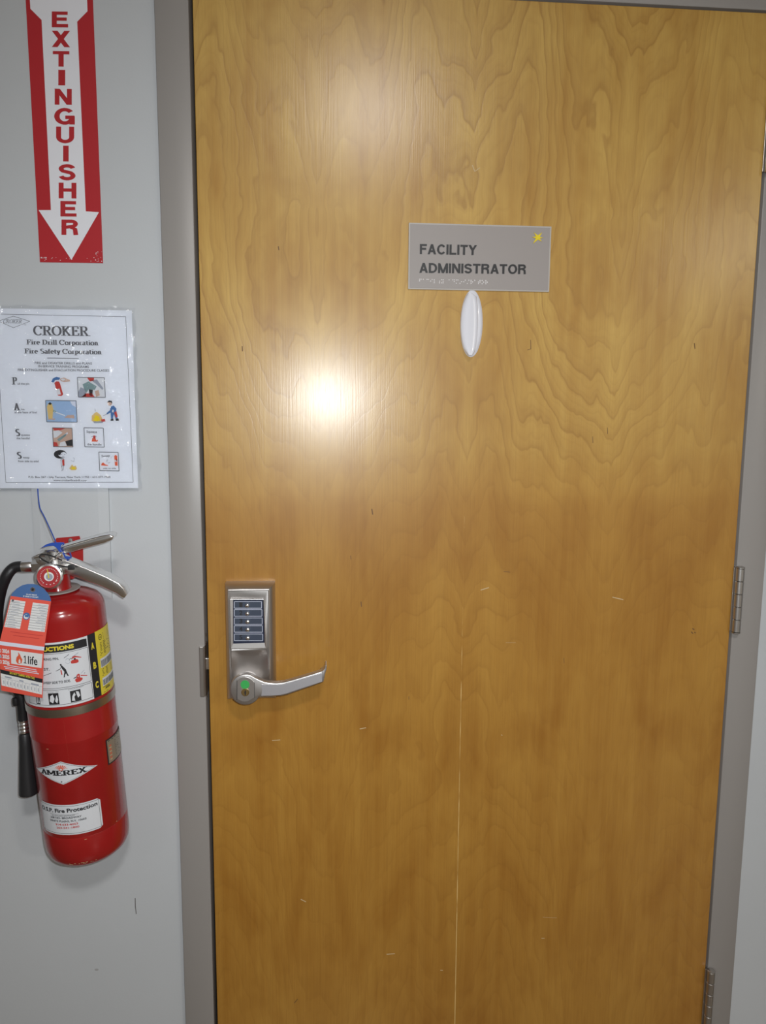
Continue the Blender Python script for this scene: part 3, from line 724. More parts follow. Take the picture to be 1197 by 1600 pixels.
# ================================================================== THINGS ON THE WALL
# ---- red arrow sign
SY = WY - .0012
t = thing('extinguisher_sign', (-.196, WY, 1.627), 'tall red and white arrow sign with vertical lettering above the poster', 'sign')
bm = BM(); prism(bm, [(-.2445, 2.084), (-.1472, 2.084), (-.1484, 1.6272), (-.2434, 1.6266)], lambda x, z: Vector((x, WY, z)), lambda x, z: Vector((x, SY, z))); obj('sign_panel', bm, M_signred, t)
pr = Print(lambda x, z, l: Vector((x, SY - l, z)))
pr.poly([(-.2383, 2.080), (-.2381, 1.9895), (-.2228, 1.9748), (-.2229, 1.7042), (-.2412, 1.7036), (-.1958, 1.6310), (-.1512, 1.7030), (-.1709, 1.7038), (-.1713, 1.9748), (-.1557, 1.9900), (-.1555, 2.080)], M_signwhite)
pr.build('white_arrow', t)
ys = [(68, 160), (180, 275), (298, 388), (407, 497), (517, 610), (628, 726), (737, 834), (848, 940), (955, 1050), (1063, 1154), (1170, 1260), (1278, 1368)]
xs = [(302, 397), (302, 408), (308, 404), (340, 380), (317, 420), (316, 436), (327, 432), (368, 400), (342, 440), (342, 445), (352, 446), (357, 456)]
for ch, (a, b), (c, d) in zip('EXTINGUISHER', ys, xs):
    pr = Print(lambda x, y, l: at(x, y, SY) + Vector((0, -l, 0)))
    vf = heavy(ch, mul=1.12); y0 = min(q for _, q in vf[0]); y1 = max(q for _, q in vf[0]); x0 = min(q for q, _ in vf[0]); x1 = max(q for q, _ in vf[0])
    sl = .012
    pr.glyphs(vf, lambda p, q: ((c + (d - c) * (p - x0) / (x1 - x0)) / 3.722 , (b - (b - a) * (q - y0) / (y1 - y0)) / 3.722 + sl * (d - c) / 3.722 * ((p - x0) / (x1 - x0) - .5)), M_signred, .0006)
    pr.build('red_letter', t)
pr = Print(lambda x, y, l: at(x, y, SY) + Vector((0, -l, 0)))
for k in range(26):
    if k < 15: a, b = random.uniform(66, 158), random.uniform(402, 409.5)
    else: a, b = random.uniform(150, 160), random.uniform(392, 409)
    pr.blob(a, b, random.uniform(.3, .9), random.uniform(.25, .7), M_signwhite, .0005, 6)
pr.text(sans('BL-109', .02), (64, 403.4), (73, 403.6), 1.7, M_signwhite, (0, -1), .0005)
tag(pr.build('worn_specks', t), 'pale specks where the red print is worn', kind='stuff')

# ---- mounting board below the poster
BY = .0035
t = thing('mounting_board', (-.214, WY, 1.0925), 'pale grey painted backing board behind the extinguisher handle', 'board')
bm = BM()
o4 = [(-.2742, 1.0925), (-.1552, 1.0925), (-.1532, 1.335), (-.2742, 1.335)]; i4 = [(-.2630, 1.1015), (-.1712, 1.1015), (-.1702, 1.326), (-.2630, 1.326)]
A = [bm.verts.new((x, WY, z)) for x, z in o4]; B = [bm.verts.new((x, WY - .0048, z)) for x, z in o4]; C = [bm.verts.new((x, BY, z)) for x, z in i4]
bm.faces.new(C)
for P, Q in ((A, B), (B, C)):
    for k in range(4): bm.faces.new((P[k], P[(k + 1) % 4], Q[(k + 1) % 4], Q[k]))
bmesh.ops.recalc_face_normals(bm, faces=bm.faces); obj('board_panel', bm, M_wall, t)

# ---- laminated poster
PY = .0030
t = thing('instruction_poster', (-.214, PY, 1.2757), 'laminated white fire drill instruction sheet taped under the red arrow sign', 'poster')
bm = BM(); box(bm, -.3222, -.1058, PY - .0004, PY + .0002, 1.2757, 1.5552); obj('paper_sheet', bm, M_paper, t)
PS = PY - .0004
ZP = lambda x, y, l=0: at(x / 4.9875, 470 + y / 4.9875, PS) + Vector((0, -l, 0))
def zup(x, y): return (-.075 + .00004 * x, -1)
pr = Print(ZP); pr.strip([(-60, 100), (0, 104), (980, 124), (1010, 770), (1038, 1413), (46, 1415), (18, 1000), (0, 700), (-60, 100)], 3.2, M_gink); pr.build('border_line', t)
pr = Print(ZP); pr.strip([(-12, 158), (105, 120), (233, 160), (105, 210), (-12, 158)], 3, M_gink, .0003)
vf = serif('CROKER', .12, .05); x0, x1 = min(a for a, _ in vf[0]), max(a for a, _ in vf[0])
pr.glyphs(vf, lambda a, c: (22 + (a - x0) / (x1 - x0) * 150 + c * 8, 174 - c * 29 + (a / x1) * 2), M_gink, .0003); pr.text(sans('TM'), (186, 192), (204, 192), 8, M_gink, (0, -1)); pr.build('corner_logo', t)
pr = Print(ZP)
pr.text(serif('CROKER', .20, .07), (260, 268), (706, 275), 74, M_gink, (-.05, -1)); pr.build('heading_lettering', t); pr = Print(ZP)
pr.text(serif('Fire Drill Corporation', .21, .10), (206, 340), (770, 347), 38, M_gink, (-.05, -1)); pr.build('heading_lettering', t); pr = Print(ZP)
pr.text(serif('Fire Safety Corporation', .21, .10), (190, 410), (796, 417), 38, M_gink, (-.05, -1)); pr.build('heading_lettering', t); pr = Print(ZP)
pr.strip([(367, 446), (430, 446), (520, 449), (614, 450)], 5, M_gink); pr.build('rule_line', t)
pr = Print(ZP)
for txt, a, b, y in (('FIRE and DISASTER DRILLS and PLANS', 272, 718, 494), ('IN-SERVICE TRAINING PROGRAMS', 300, 694, 520), ('FIRE EXTINGUISHER and EVACUATION PROCEDURE CLASSES', 140, 852, 549)):
    pr = Print(ZP); pr.text(sans(txt, .012), (a, y - 2), (b, y + 3), 17, M_gink, (-.05, -1)); pr.build('text_line', t)
for ch, a, b, y, h in (('P', 96, 136, 652, 56), ('A', 106, 160, 854, 56), ('S', 122, 160, 1054, 54), ('S', 134, 172, 1230, 52)):
    pr = Print(ZP); pr.text(serif(ch, .27, .10), (a, y), (b, y), h, M_gink, (-.06, -1)); pr.build('initial_letter', t)
for txt, a, b, y in (('ull the pin', 138, 229, 653), ('im', 168, 192, 852), ('at the base of fire!', 114, 290, 876), ('queeze', 166, 234, 1052), ('the handle!', 130, 234, 1078), ('weep', 180, 230, 1228), ('from side to side!', 142, 304, 1257)):
    pr = Print(ZP); pr.text(sans(txt, .012), (a, y), (b, y + 1), 15, M_gink, (-.06, -1)); pr.build('text_line', t)
pr = Print(ZP); pr.text(sans('P.O. Box 267 • Islip Terrace, New York 11752 • 631-277-7800', .012), (224, 1381), (862, 1381), 15, M_gink, (-.07, -1)); pr.build('text_line', t); pr = Print(ZP)
pr.text(sans('www.crokerfiredrill.com', .012), (418, 1404), (676, 1406), 13, M_gink, (-.07, -1)); pr.build('text_line', t)
# pictures
pr = Print(ZP)      # drawn extinguisher with hand
pr.poly([(424, 640), (440, 628), (462, 630), (470, 650), (493, 730), (480, 742), (452, 738)], M_pred); pr.poly([(438, 690), (464, 684), (476, 730), (452, 732)], M_white, .0005)
pr.poly([(400, 634), (412, 606), (440, 592), (470, 600), (462, 616), (430, 618), (420, 636)], M_pblue, .0005); pr.poly([(466, 608), (500, 598), (545, 618), (548, 628), (500, 634), (474, 624)], M_skin, .0005); pr.blob(492, 614, 16, 8, M_white, .0006); pr.build('picture', t)
def photo(x0, y0, x1, y1, bg, shapes, brd=M_gink):
    pr = Print(ZP); sk = (y1 - y0) * .05
    f = lambda u, v: (x0 + (x1 - x0) * u + sk * v, y0 + (y1 - y0) * v + 3 * u)
    pr.poly([f(0, 0), f(1, 0), f(1, 1), f(0, 1)], bg)
    for mt, pts in shapes: pr.poly([f(*q) for q in pts], mt, .0005)
    pr.frame([f(0, 0), f(1, 0), f(1, 1), f(0, 1)], 5, brd, .0007)
    return pr, f
photo(604, 596, 814, 750, M_white, [(M_pgray, [(0, .75), (.1, .5), (.3, .62), (.28, 1), (0, 1)]), (M_pred, [(.1, 1), (.18, .82), (.5, .8), (.62, 1)]), (M_pteal, [(.18, .35), (.4, .2), (.7, .45), (.62, .62), (.4, .6), (.3, .78), (.22, .55)]), (M_pgray, [(.5, .15), (.72, .1), (.95, .55), (.9, .62), (.66, .3)]), (M_pred, [(.36, .02), (.62, .02), (.6, .16), (.45, .2)]), (M_ink, [(.4, .6), (.55, .62), (.52, .95), (.42, .9)]), (M_skin, [(.62, .7), (.76, .62), (.8, .9), (.66, .98)])])[0].build('picture', t)
photo(356, 776, 594, 943, M_sky, [(M_pgold, [(.03, .3), (.08, .15), (.2, .15), (.24, .4), (.2, .85), (.06, .85)]), (M_ink, [(.08, .15), (.14, .08), (.2, .15), (.14, .22)]), (M_skin, [(.58, .8), (.7, .68), (.9, .66), (.92, .82)]), (M_tagwhite, [(.3, .52), (.62, .68), (.6, .72), (.3, .56)]), (M_pteal, [(.22, .42), (.34, .5), (.3, .56), (.22, .52)]), (M_stripe, [(.8, .02), (.98, .02), (.98, .3), (.86, .2)]), (M_skin, [(.06, .85), (.28, .84), (.28, .9), (.05, .9)])])[0].build('picture', t)
pr = Print(ZP)     # child aiming at a fire
pr.poly([(714, 935), (716, 896), (740, 872), (756, 866), (786, 892), (800, 925), (792, 946), (740, 950)], M_pgold); pr.poly([(728, 930), (745, 890), (770, 900), (782, 930), (756, 944)], M_star, .0005); pr.poly([(725, 940), (810, 938), (800, 952), (735, 954)], M_pgray, .0006)
pr.blob(856, 798, 18, 20, M_skin); pr.poly([(836, 790), (850, 776), (872, 780), (876, 800), (862, 790)], M_ink, .0005)
pr.poly([(862, 826), (886, 816), (908, 840), (906, 866), (866, 868), (836, 886), (830, 876), (858, 852)], M_pblue, .0005); pr.poly([(862, 866), (906, 864), (918, 916), (902, 920), (888, 884), (880, 920), (866, 920)], M_pblue, .0006); pr.poly([(876, 848), (888, 850), (886, 870), (874, 868)], M_white, .0008)
pr.poly([(890, 872), (908, 858), (918, 900), (906, 914)], M_pred, .0007); pr.poly([(864, 922), (884, 918), (886, 934), (862, 936)], M_ink, .0006); pr.poly([(900, 920), (924, 916), (928, 934), (904, 936)], M_ink, .0006); pr.strip([(834, 882), (806, 896)], 3, M_gink, .0007); pr.poly([(788, 924), (818, 920), (822, 940), (792, 942)], M_pred, .0007); pr.strip([(744, 862), (740, 842)], 4, M_pgray); pr.build('picture', t)
photo(410, 989, 562, 1136, M_skin, [(M_pred, [(0, 0), (.7, 0), (.4, .12), (.1, .15)]), (M_white, [(.02, .18), (.3, .12), (.5, .25), (.2, .5), (.04, .55)]), (M_pteal, [(.2, .62), (.6, .35), (.72, .3), (.66, .42), (.3, .72)]), (M_ink, [(.62, .7), (.98, .6), (.98, .95), (.7, .95)]), (M_white, [(.35, .78), (.6, .7), (.68, .95), (.3, .98)]), (M_pred, [(0, .75), (.2, .78), (.24, .98), (0, .98)]), (M_stripe, [(.45, .45), (.75, .22), (.78, .3), (.5, .52)])])[0].build('picture', t)
pr, f = photo(655, 989, 806, 1137, M_paper, [(M_orange, [(.36, .72), (.4, .55), (.5, .5), (.58, .58), (.6, .66), (.7, .62), (.66, .72)]), (M_pgray, [(.36, .44), (.62, .42), (.62, .47), (.36, .48)]), (M_pred, [(.46, .4), (.56, .4), (.58, .56), (.44, .56)])])
pr.text(sans('Squeeze', .02), f(.12, .26), f(.66, .27), 18, M_gink, (0, -1)); pr.text(sans('the handle', .02), f(.12, .92), f(.86, .92), 15, M_gink, (0, -1)); pr.strip([f(.76, .12), f(.77, .28)], 4, M_ink); pr.build('picture', t)
pr = Print(ZP)     # small figure and flames
pr.blob(470, 1196, 50, 34, M_ink, .0003, 20); pr.blob(488, 1198, 33, 23, M_paper, .0005, 18, .15); pr.poly([(452, 1172), (480, 1168), (500, 1176), (478, 1184), (470, 1204), (456, 1200)], M_ink, .0006); pr.strip([(476, 1196), (486, 1194)], 3, M_ink, .0007); pr.strip([(500, 1200), (510, 1198)], 3, M_ink, .0007); pr.strip([(484, 1212), (502, 1212)], 3, M_gink, .0007)
pr.frame([(474, 1236), (500, 1234), (502, 1284), (480, 1288)], 3, M_gink, .0004); pr.poly([(484, 1240), (502, 1236), (503, 1282), (488, 1284)], M_pred, .0005); pr.strip([(482, 1288), (486, 1322), (480, 1324)], 3, M_gink); pr.strip([(496, 1286), (492, 1322)], 3, M_gink)
pr.poly([(540, 1306), (552, 1288), (562, 1276), (574, 1290), (590, 1284), (600, 1306), (592, 1320), (556, 1320)], M_pgold); pr.poly([(556, 1310), (566, 1292), (584, 1300), (588, 1314)], M_star, .0005); pr.strip([(552, 1244), (576, 1254), (580, 1226), (568, 1222)], 2.5, M_pgray); pr.build('picture', t)
pr, f = photo(771, 1178, 922, 1323, M_paper, [(M_orange, [(.08, .72), (.12, .6), (.2, .56), (.3, .66), (.44, .7), (.44, .74)]), (M_orange, [(.78, .2), (.86, .14), (.94, .2), (.94, .72), (.8, .72)]), (M_white, [(.8, .4), (.92, .38), (.92, .5), (.8, .52)])])
pr.text(sans('Sweep', .02), f(.12, .28), f(.56, .24), 17, M_gink, (0, -1)); pr.text(sans('side to side', .01), f(.18, .92), f(.84, .9), 13, M_gink, (0, -1)); pr.strip([f(.74, .18), f(.64, .24), f(.6, .38)], 4, M_ink); pr.strip([f(.44, .4), f(.36, .5), f(.46, .58), f(.58, .55)], 4, M_pgray); pr.build('picture', t)
# laminate pouch: thin, clear, slightly wavy, sealed edge beyond the paper
bm = BM(); nx, nz = 44, 56; g2 = []
rnd = random.Random(9)
def wav(x, z): return .0011 * math.sin(x * 61 + 1.3 * math.sin(z * 23)) * math.sin(z * 47 + 2) + .0005 * math.sin(x * 170 + z * 130)
for j in range(nz + 1):
    g2.append([])
    for i in range(nx + 1):
        a, b = i / nx, j / nz; x = -.3275 + a * (.2275 + .0015 * math.sin(j * .9)); z = 1.2703 + b * (.2895 + .0012 * math.sin(i * .7))
        ed = max(0, 1 - min(a, 1 - a, b, 1 - b) * 12)
        g2[-1].append(bm.verts.new((x, PS - .0016 - .0003 - abs(wav(x, z)) * (.25 + ed * 1.2), z)))
for j in range(nz):
    for i in range(nx): bm.faces.new((g2[j][i], g2[j][i + 1], g2[j + 1][i + 1], g2[j + 1][i]))
tag(obj('laminate_film', bm, M_lam, t, smooth=True), 'clear glossy laminate film with crinkled edges')

# ================================================================== FIRE EXTINGUISHER
EB = Vector((-.18856, -.0555, .65))
EU = Vector((-.04472415, -.06031326, .99717705)); EX = Vector((.99899572, 0, .04480572)); EY = Vector((-.00270238, .9981795, .06025269))
ER = .0645
def E(x, y, s): return EB + EX * x + EY * y + EU * s
def CY(th, s, l=0):
    a = math.radians(th); r = ER + .0004 + l
    return E(r * math.sin(a), -r * math.cos(a), s)
ext = thing('fire_extinguisher', E(0, 0, .048), 'red fire extinguisher with black hose hanging on the wall beside the door', 'fire extinguisher')
bm = BM(); prof = [(0, .054), (.040, .054), (.050, .0485), (.055, .0485), (.0600, .0530), (.0632, .0600), (ER, .070), (ER, .1015), (ER - .0003, .1022), (ER, .103), (ER, .2595), (ER + .0003, .2605), (ER, .2615), (ER, .448), (.0638, .4555), (.0613, .4630), (.0565, .4690), (.047, .4742), (.035, .4785), (.021, .4815), (.0190, .4850), (.0190, .508), (.017, .510), (0, .510)]
lathe(bm, prof, EB, EU, EX, EY, 72); obj('tank', bm, M_red, ext, smooth=True)
bm = BM(); lathe(bm, [(.0185, .4818), (.0315, .4818), (.0322, .4826), (.0315, .4836), (.0185, .4836)], EB, EU, EX, EY, 40); tag(obj('service_collar', bm, M_grayplastic, ext, smooth=True), 'thin grey plastic service collar')
bm = BM(); lathe(bm, [(ER + .0002, .3030), (ER + .0012, .3032), (ER + .0014, .3095), (ER + .0012, .3158), (ER + .0002, .3160)], EB, EU, EX, EY, 72); tag(obj('strap_band', bm, mat('strap_steel', (.50, .46, .40), .32, 1.0, bump=.08, bscale=60), ext, smooth=True), 'worn steel strap band')
# chips in the paint along the base
rn = random.Random(3)
def CB(a, s, l=0):
    r = (.0600 + (.0632 - .0600) * (s - .0530) / .0070 if s < .060 else .0632 + (ER - .0632) * (s - .060) / .010) + .0003 + l; a = math.radians(a); return E(r * math.sin(a), -r * math.cos(a), s)
pr = Print(CB)
for k in range(13):
    a = rn.uniform(-22, 28); pr.blob(a, .0572 + rn.uniform(-.0010, .0016), rn.uniform(.5, 2.0), rn.uniform(.0004, .0010), M_nick, .0001, 7)
tag(pr.build('base_chips', ext), 'bare chips along the bottom edge', kind='stuff'); pr = Print(CY)
pr.blob(6.9, .2669, .7, .0012, M_nick, .0001, 6, -.1); pr.blob(-19.7, .2524, 2.0, .0004, M_nick, .0001, 6); pr.blob(62, .105, .8, .0008, M_nick, .0001, 6); pr.blob(16, .0985, 2.0, .0004, M_nick, .0001, 6)
tag(pr.build('paint_chips', ext), 'small bare chips in the red paint', kind='stuff')
# valve, neck, gauge
bm = BM(); lathe(bm, [(0, .508), (.0205, .508), (.0212, .510), (.0212, .516), (.017, .519), (.0155, .524), (.0155, .544), (.013, .547), (0, .547)], EB, EU, EX, EY, 32); obj('valve_body', bm, M_chrome, ext, smooth=True)
bm = BM(); lathe(bm, [(0, .010), (.0095, .010), (.0095, .032), (.0085, .033), (0, .033)], E(0, 0, .5205), -EX, EU, EY, 6); lathe(bm, [(.0078, .032), (.0088, .034), (.0088, .0475), (.0080, .0485), (0, .0485)], E(0, 0, .5205), -EX, EU, EY, 24); obj('hose_coupling', bm, M_chrome, ext, smooth=True)
gax = (-EY + EX * .12 + EU * .10).normalized(); gux = EX - gax * EX.dot(gax); gux.normalize(); guy = gax.cross(gux)
gO = E(.000, -.014, .5105)
bm = BM(); lathe(bm, [(0, 0), (.006, 0), (.006, .012), (.0150, .0135), (.0184, .0165), (.0190, .0235), (.0180, .0262), (.0162, .0268), (.0160, .0245), (0, .0245)], gO, gax, gux, guy, 40)
gau = tag(obj('pressure_gauge', bm, M_chrome, ext, smooth=True), 'round pressure gauge with red dial')
gp = lambda a, b, l=0: gO + gax * (.0246 + l) + gux * a + guy * b
pr = Print(gp); pr.blob(0, 0, .0160, .0160, mat('dial_red', (.42, .03, .035), .4), .0001, 28); pr.build('dial_face', gau)
pr = Print(gp); pr.blob(0, 0, .0068, .0068, M_tagwhite, .0003, 20); pr.blob(.0005, -.0005, .0048, .0048, M_pgray, .0004, 16)
for k in range(22):
    a = math.radians(-40 + k * 12); pr.strip([(.0112 * math.cos(a), .0112 * math.sin(a)), (.0124 * math.cos(a), .0124 * math.sin(a))], .0007, M_tagwhite, .0003)
for a0 in (200, 225, 250, 275, 300, 325): a = math.radians(a0); pr.blob(.0120 * math.cos(a), .0120 * math.sin(a), .0010, .0007, M_tagwhite, .0003, 6)
pr.build('dial_print', gau)
bm = BM(); tube(bm, [gp(-.0002, -.002, .0012), gp(-.0012, .0115, .0012)], [.0010, .0006], 6); obj('gauge_needle', bm, M_yellow, gau)
# handles
def hand(name, out, hw, b, par=ext):
    bm = BM(); prism(bm, out, lambda x, s: E(x, hw, s), lambda x, s: E(x, -hw, s), b, 3); return obj(name, bm, M_chrome, par, smooth=True)
hand('carry_handle', [(-.0245, .5360), (-.016, .5385), (.010, .5360), (.022, .5290), (.050, .5150), (.078, .5000), (.094, .4895), (.1005, .4810), (.1035, .4700), (.1000, .4660), (.0950, .4690), (.090, .4740), (.070, .4855), (.045, .4970), (.022, .5075), (.008, .5120), (-.010, .5190), (-.022, .5280)], .0125, .0011)
hand('squeeze_lever', [(-.0255, .5340), (-.0260, .5385), (-.018, .5415), (.000, .5462), (.030, .5540), (.060, .5612), (.078, .5650), (.0885, .5660), (.0935, .5630), (.0915, .5575), (.080, .5530), (.066, .5500), (.040, .5440), (.020, .5390), (.000, .5370)], .0130, .0026)
for x, s in ((-.0165, .5325), (-.002, .5300), (.014, .5240)):
    bm = BM(); lathe(bm, [(0, .0018), (.0018, .0014), (.0026, 0)], E(x, -.0122, s), -EY, EX, EU, 14); obj('rivet', bm, M_chrome, ext, smooth=True)
# pull pin with ring
bm = BM(); tube(bm, [E(.001, -.010, .5300), E(.004, -.020, .5310)], .0014, 8); c0 = E(.010, -.0235, .5375); ringp = []
for k in range(28):
    a = 2 * math.pi * k / 28; ringp.append(c0 + (EX * .82 + EU * .55) * (.0125 * math.cos(a)) + (EY * .75 + EU * .35) * (.0062 * math.sin(a)))
tube(bm, ringp, .0012, 8, closed=True); obj('pull_pin', bm, M_chrome, ext, smooth=True)
# hose and nozzle
hp = [E(-.046, 0, .5205), E(-.060, -.001, .5195)] + [at(*q) for q in ((10, 901, -.092), (1, 925, -.088), (-4, 960, -.078), (-3, 1000, -.068), (7, 1040, -.060), (23, 1070, -.056), (33, 1092, -.056), (36.5, 1124, -.057))]
bm = BM(); tube(bm, spline(hp, 8), .0082, 16); tag(obj('hose', bm, M_hose, ext, smooth=True), 'black rubber hose')
bm = BM(); prof = []
n0, n1 = at(36.8, 1124, -.057), at(38.6, 1146, -.058); ax = (n1 - n0); Ln = ax.length; ax.normalize(); ux = ax.orthogonal().normalized(); uy = ax.cross(ux)
for k in range(4): h0 = Ln * k / 4; prof += [(.0062, h0), (.0078, h0 + Ln * .05), (.0078, h0 + Ln * .17), (.0066, h0 + Ln * .22)]
lathe(bm, [(0, 0)] + prof + [(0, Ln)], n0, ax, ux, uy, 24); obj('crimp_ferrule', bm, M_chrome, ext, smooth=True)
bm = BM(); n2 = at(44.6, 1240, -.063); ax = n2 - n1; Ln = ax.length; ax.normalize(); ux = ax.orthogonal().normalized(); uy = ax.cross(ux)
lathe(bm, [(0, 0), (.0072, 0), (.0086, .003), (.0092, .02), (.0118, Ln * .6), (.0140, Ln - .004), (.0138, Ln), (.0105, Ln), (.010, Ln - .01), (0, Ln - .01)], n1, ax, ux, uy, 32); tag(obj('nozzle', bm, M_black, ext, smooth=True), 'black tapered nozzle')
bm = BM(); q = at(24.5, 1096, -.062); lathe(bm, [(0, -.007), (.0045, -.006), (.0052, 0), (.0045, .006), (0, .007)], q, Vector((0, 0, 1)), Vector((1, 0, 0)), Vector((0, 1, 0)), 14); tube(bm, [q, at(31, 1094, -.058)], .003, 8); obj('hose_clip', bm, M_black, ext, smooth=True)

# ---- stickers on the tank
def sheet(name, t0, t1, s0, s1, mt, lift=0, corner=0, par=ext):
    pr = Print(CY); n = max(4, int((t1 - t0) / 4))
    for k in range(n):
        a, b = t0 + (t1 - t0) * k / n, t0 + (t1 - t0) * (k + 1) / n
        def ins(q):
            e = min(q - t0, t1 - q)
            return corner * (1 - math.sqrt(max(0, 1 - (1 - min(1, e / 3.5)) ** 2))) if corner else 0
        pr.poly([(a, s0 + ins(a)), (b, s0 + ins(b)), (b, s1 - ins(b)), (a, s1 - ins(a))], mt, lift)
    return pr.build(name, par)
def arcstrip(pr, t0, t1, s, wd, mt, lift):
    n = max(2, int(abs(t1 - t0) / 4)); pr.strip([(t0 + (t1 - t0) * k / n, s) for k in range(n + 1)], wd, mt, lift)
def cbox(pr, t0, t1, s0, s1, mt, lift, wd=.0006):
    for s in (s0, s1):
        n = max(2, int((t1 - t0) / 4))
        for k in range(n):
            a, b = t0 + (t1 - t0) * k / n, t0 + (t1 - t0) * (k + 1) / n; pr.poly([(a, s - wd / 2), (b, s - wd / 2), (b, s + wd / 2), (a, s + wd / 2)], mt, lift)
    dw = math.degrees(wd / ER) / 2
    for tt in (t0, t1): pr.poly([(tt - dw, s0), (tt + dw, s0), (tt + dw, s1), (tt - dw, s1)], mt, lift)
lab = sheet('instruction_label', -78, 48.6, .3200, .4205, M_white, 0)
tag(lab, 'white instruction label with black heading bar')
pr = Print(CY)
for k in range(20):
    a, b = -38 + 85 * k / 20, -38 + 85 * (k + 1) / 20; pr.poly([(a, .4050), (b, .4050), (b, .4175 if k < 19 else .4168), (a, .4175)], M_ink, .0002)
cbox(pr, -42, 47.2, .3497, .4032, M_ink, .0002, .0006); cbox(pr, -42, 47.2, .3235, .3470, M_ink, .0002, .0006); pr.build('label_print', lab)
pr = Print(CY); pr.text(sans('INSTRUCTIONS', .05), (-31, .4082), (30, .4082), .0058, M_yellow, (0, 1), .0004); pr.build('heading_lettering', lab)
pr = Print(CY)
for txt, a, b, s in (('PULL RING PIN.', -19, 10.4, .3938), ('ST.', -10, -2.5, .3785), ('SWEEP SIDE TO SIDE.', -14, 21.2, .3572)):
    pr = Print(CY); pr.text(sans(txt, .02), (a, s), (b, s), .0036, M_ink, (0, 1), .0003); pr.build('instruction_line', lab)
pr = Print(CY)
pr.text(sans('TO START FIRST', .0), (-10, .3436), (5.5, .3436), .0012, M_ink, (0, 1), .0003); pr.text(sans('ELECTRICAL EQUIPMENT', .0), (17, .3446), (36, .3450), .0012, M_ink, (0, 1), .0003); tag(pr.build('caption_lettering', lab), 'tiny printed captions', kind='stuff')
pr = Print(CY)   # pin picture, man picture, lever picture
pr.poly([(24.2, .3850), (26, .3842), (31, .3838), (33.4, .3845), (33.6, .3875), (32, .3898), (25.6, .3898), (24, .3878)], M_pred, .0003); pr.poly([(28, .3895), (30.4, .3895), (30.4, .3920), (28, .3920)], M_ink, .0003); pr.poly([(25.6, .3915), (30, .3930), (37.5, .3900), (37.5, .3912), (30, .3955), (26, .3950)], M_pred, .0003); pr.strip([(26, .3945), (34.6, .3990)], .0008, M_pgray, .0004); pr.poly([(16.6, .3948), (22, .3985), (23.6, .4006), (20, .3978), (16.4, .3955)], M_ink, .0003)
for k in range(7): a = math.radians(k * 50); pr.strip([(20.5 + 3 * math.cos(a), .3895 + .004 * math.sin(a)), (20.5 + 3 * math.cos(a + .8), .3895 + .004 * math.sin(a + .8))], .0006, M_pgray, .0003)
pr.strip([(22, .390), (24, .393), (26, .3915)], .0009, M_ink, .0003)
pr.build('pin_picture', lab)
pr = Print(CY)
pr.blob(11.8, .3855, 1.1, .0013, M_ink, .0003, 10); pr.poly([(11.2, .3842), (13.2, .3842), (17.2, .3775), (17.8, .3740), (15.2, .3738), (13, .3785)], M_ink, .0003); pr.poly([(15.2, .3745), (17.8, .3742), (18.8, .3700), (19.8, .3668), (18.2, .3668), (16.8, .3712), (15.4, .3690), (14.8, .3655), (13.4, .3655), (14.2, .3700)], M_ink, .0003)
pr.strip([(12.4, .3828), (10.2, .3788), (8.4, .3782)], .0010, M_ink, .0003); pr.poly([(10.6, .3775), (12.0, .3772), (12.4, .3700), (11.0, .3700)], M_pred, .0004); pr.strip([(8.6, .3780), (-4, .3730), (-14, .3690)], .0007, M_ink, .0003); pr.build('man_picture', lab)
pr = Print(CY)
pr.poly([(26.4, .3575), (28, .3540), (33, .3540), (36, .3565), (36, .3590), (33, .3605), (27.4, .3602)], M_pred, .0003); pr.poly([(28.6, .3605), (29, .3650), (31, .3668), (33, .3660), (33, .3605)], M_pred, .0003); pr.blob(30.8, .3630, .7, .0010, M_white, .0005, 8); pr.poly([(25, .3605), (25, .3617), (28.8, .3632), (28.8, .3618)], M_ink, .0003); pr.poly([(34, .3625), (42.4, .3595), (42.6, .3606), (34, .3640)], M_pred, .0003); pr.strip([(34.6, .3660), (39.4, .3700)], .0006, M_pgray, .0003); pr.strip([(39.8, .3660), (38.8, .3640)], .0012, M_ink, .0003); pr.build('lever_picture', lab)
for a0, a1 in ((-27.5, -21.4), (-8.6, 4.6), (18.6, 31.6)):
    pr = Print(CY); n = 3
    for k in range(n):
        a, b = a0 + (a1 - a0) * k / n, a0 + (a1 - a0) * (k + 1) / n; pr.poly([(a, .3245), (b, .3245), (b, .3425), (a, .3425)], M_ink, .0003)
    u = lambda p, q: (a0 + (a1 - a0) * p, .3245 + .018 * q)
    if a0 > 10: pr.poly([u(.1, .15), u(.18, .55), u(.4, .85), u(.5, .6), u(.36, .45), u(.4, .1)], M_white, .0005); pr.poly([u(.55, .9), u(.8, .85), u(.92, .45), u(.7, .3), u(.6, .6)], M_white, .0005)
    elif a0 > -10: pr.poly([u(.1, .3), u(.2, .75), u(.45, .9), u(.6, .5), u(.4, .12)], M_white, .0005); pr.poly([u(.62, .3), u(.75, .7), u(.85, .85), u(.92, .4), u(.8, .1)], M_white, .0005)
    else: pr.poly([u(.2, .1), u(.3, .9), u(.5, .9), u(.45, .1)], M_white, .0005); pr.poly([u(.62, .1), u(.75, .8), u(.9, .1)], M_white, .0005)
    pr.build('fire_class_picture', lab)
blk = sheet('class_strip', 48.6, 60.6, .3203, .4213, M_ink, .0001)
for ch, s in (('A', .3990), ('B', .3680), ('C', .3368)):
    pr = Print(CY); pr.text(sans(ch, .05), (52.4, s - .0014), (57.2, s - .0014), .0092, M_yellow, (0, 1), .0004); pr.build('class_letter', blk)
yel = sheet('approval_label', 60.6, 103, .3200, .4215, M_yellow, .0001)
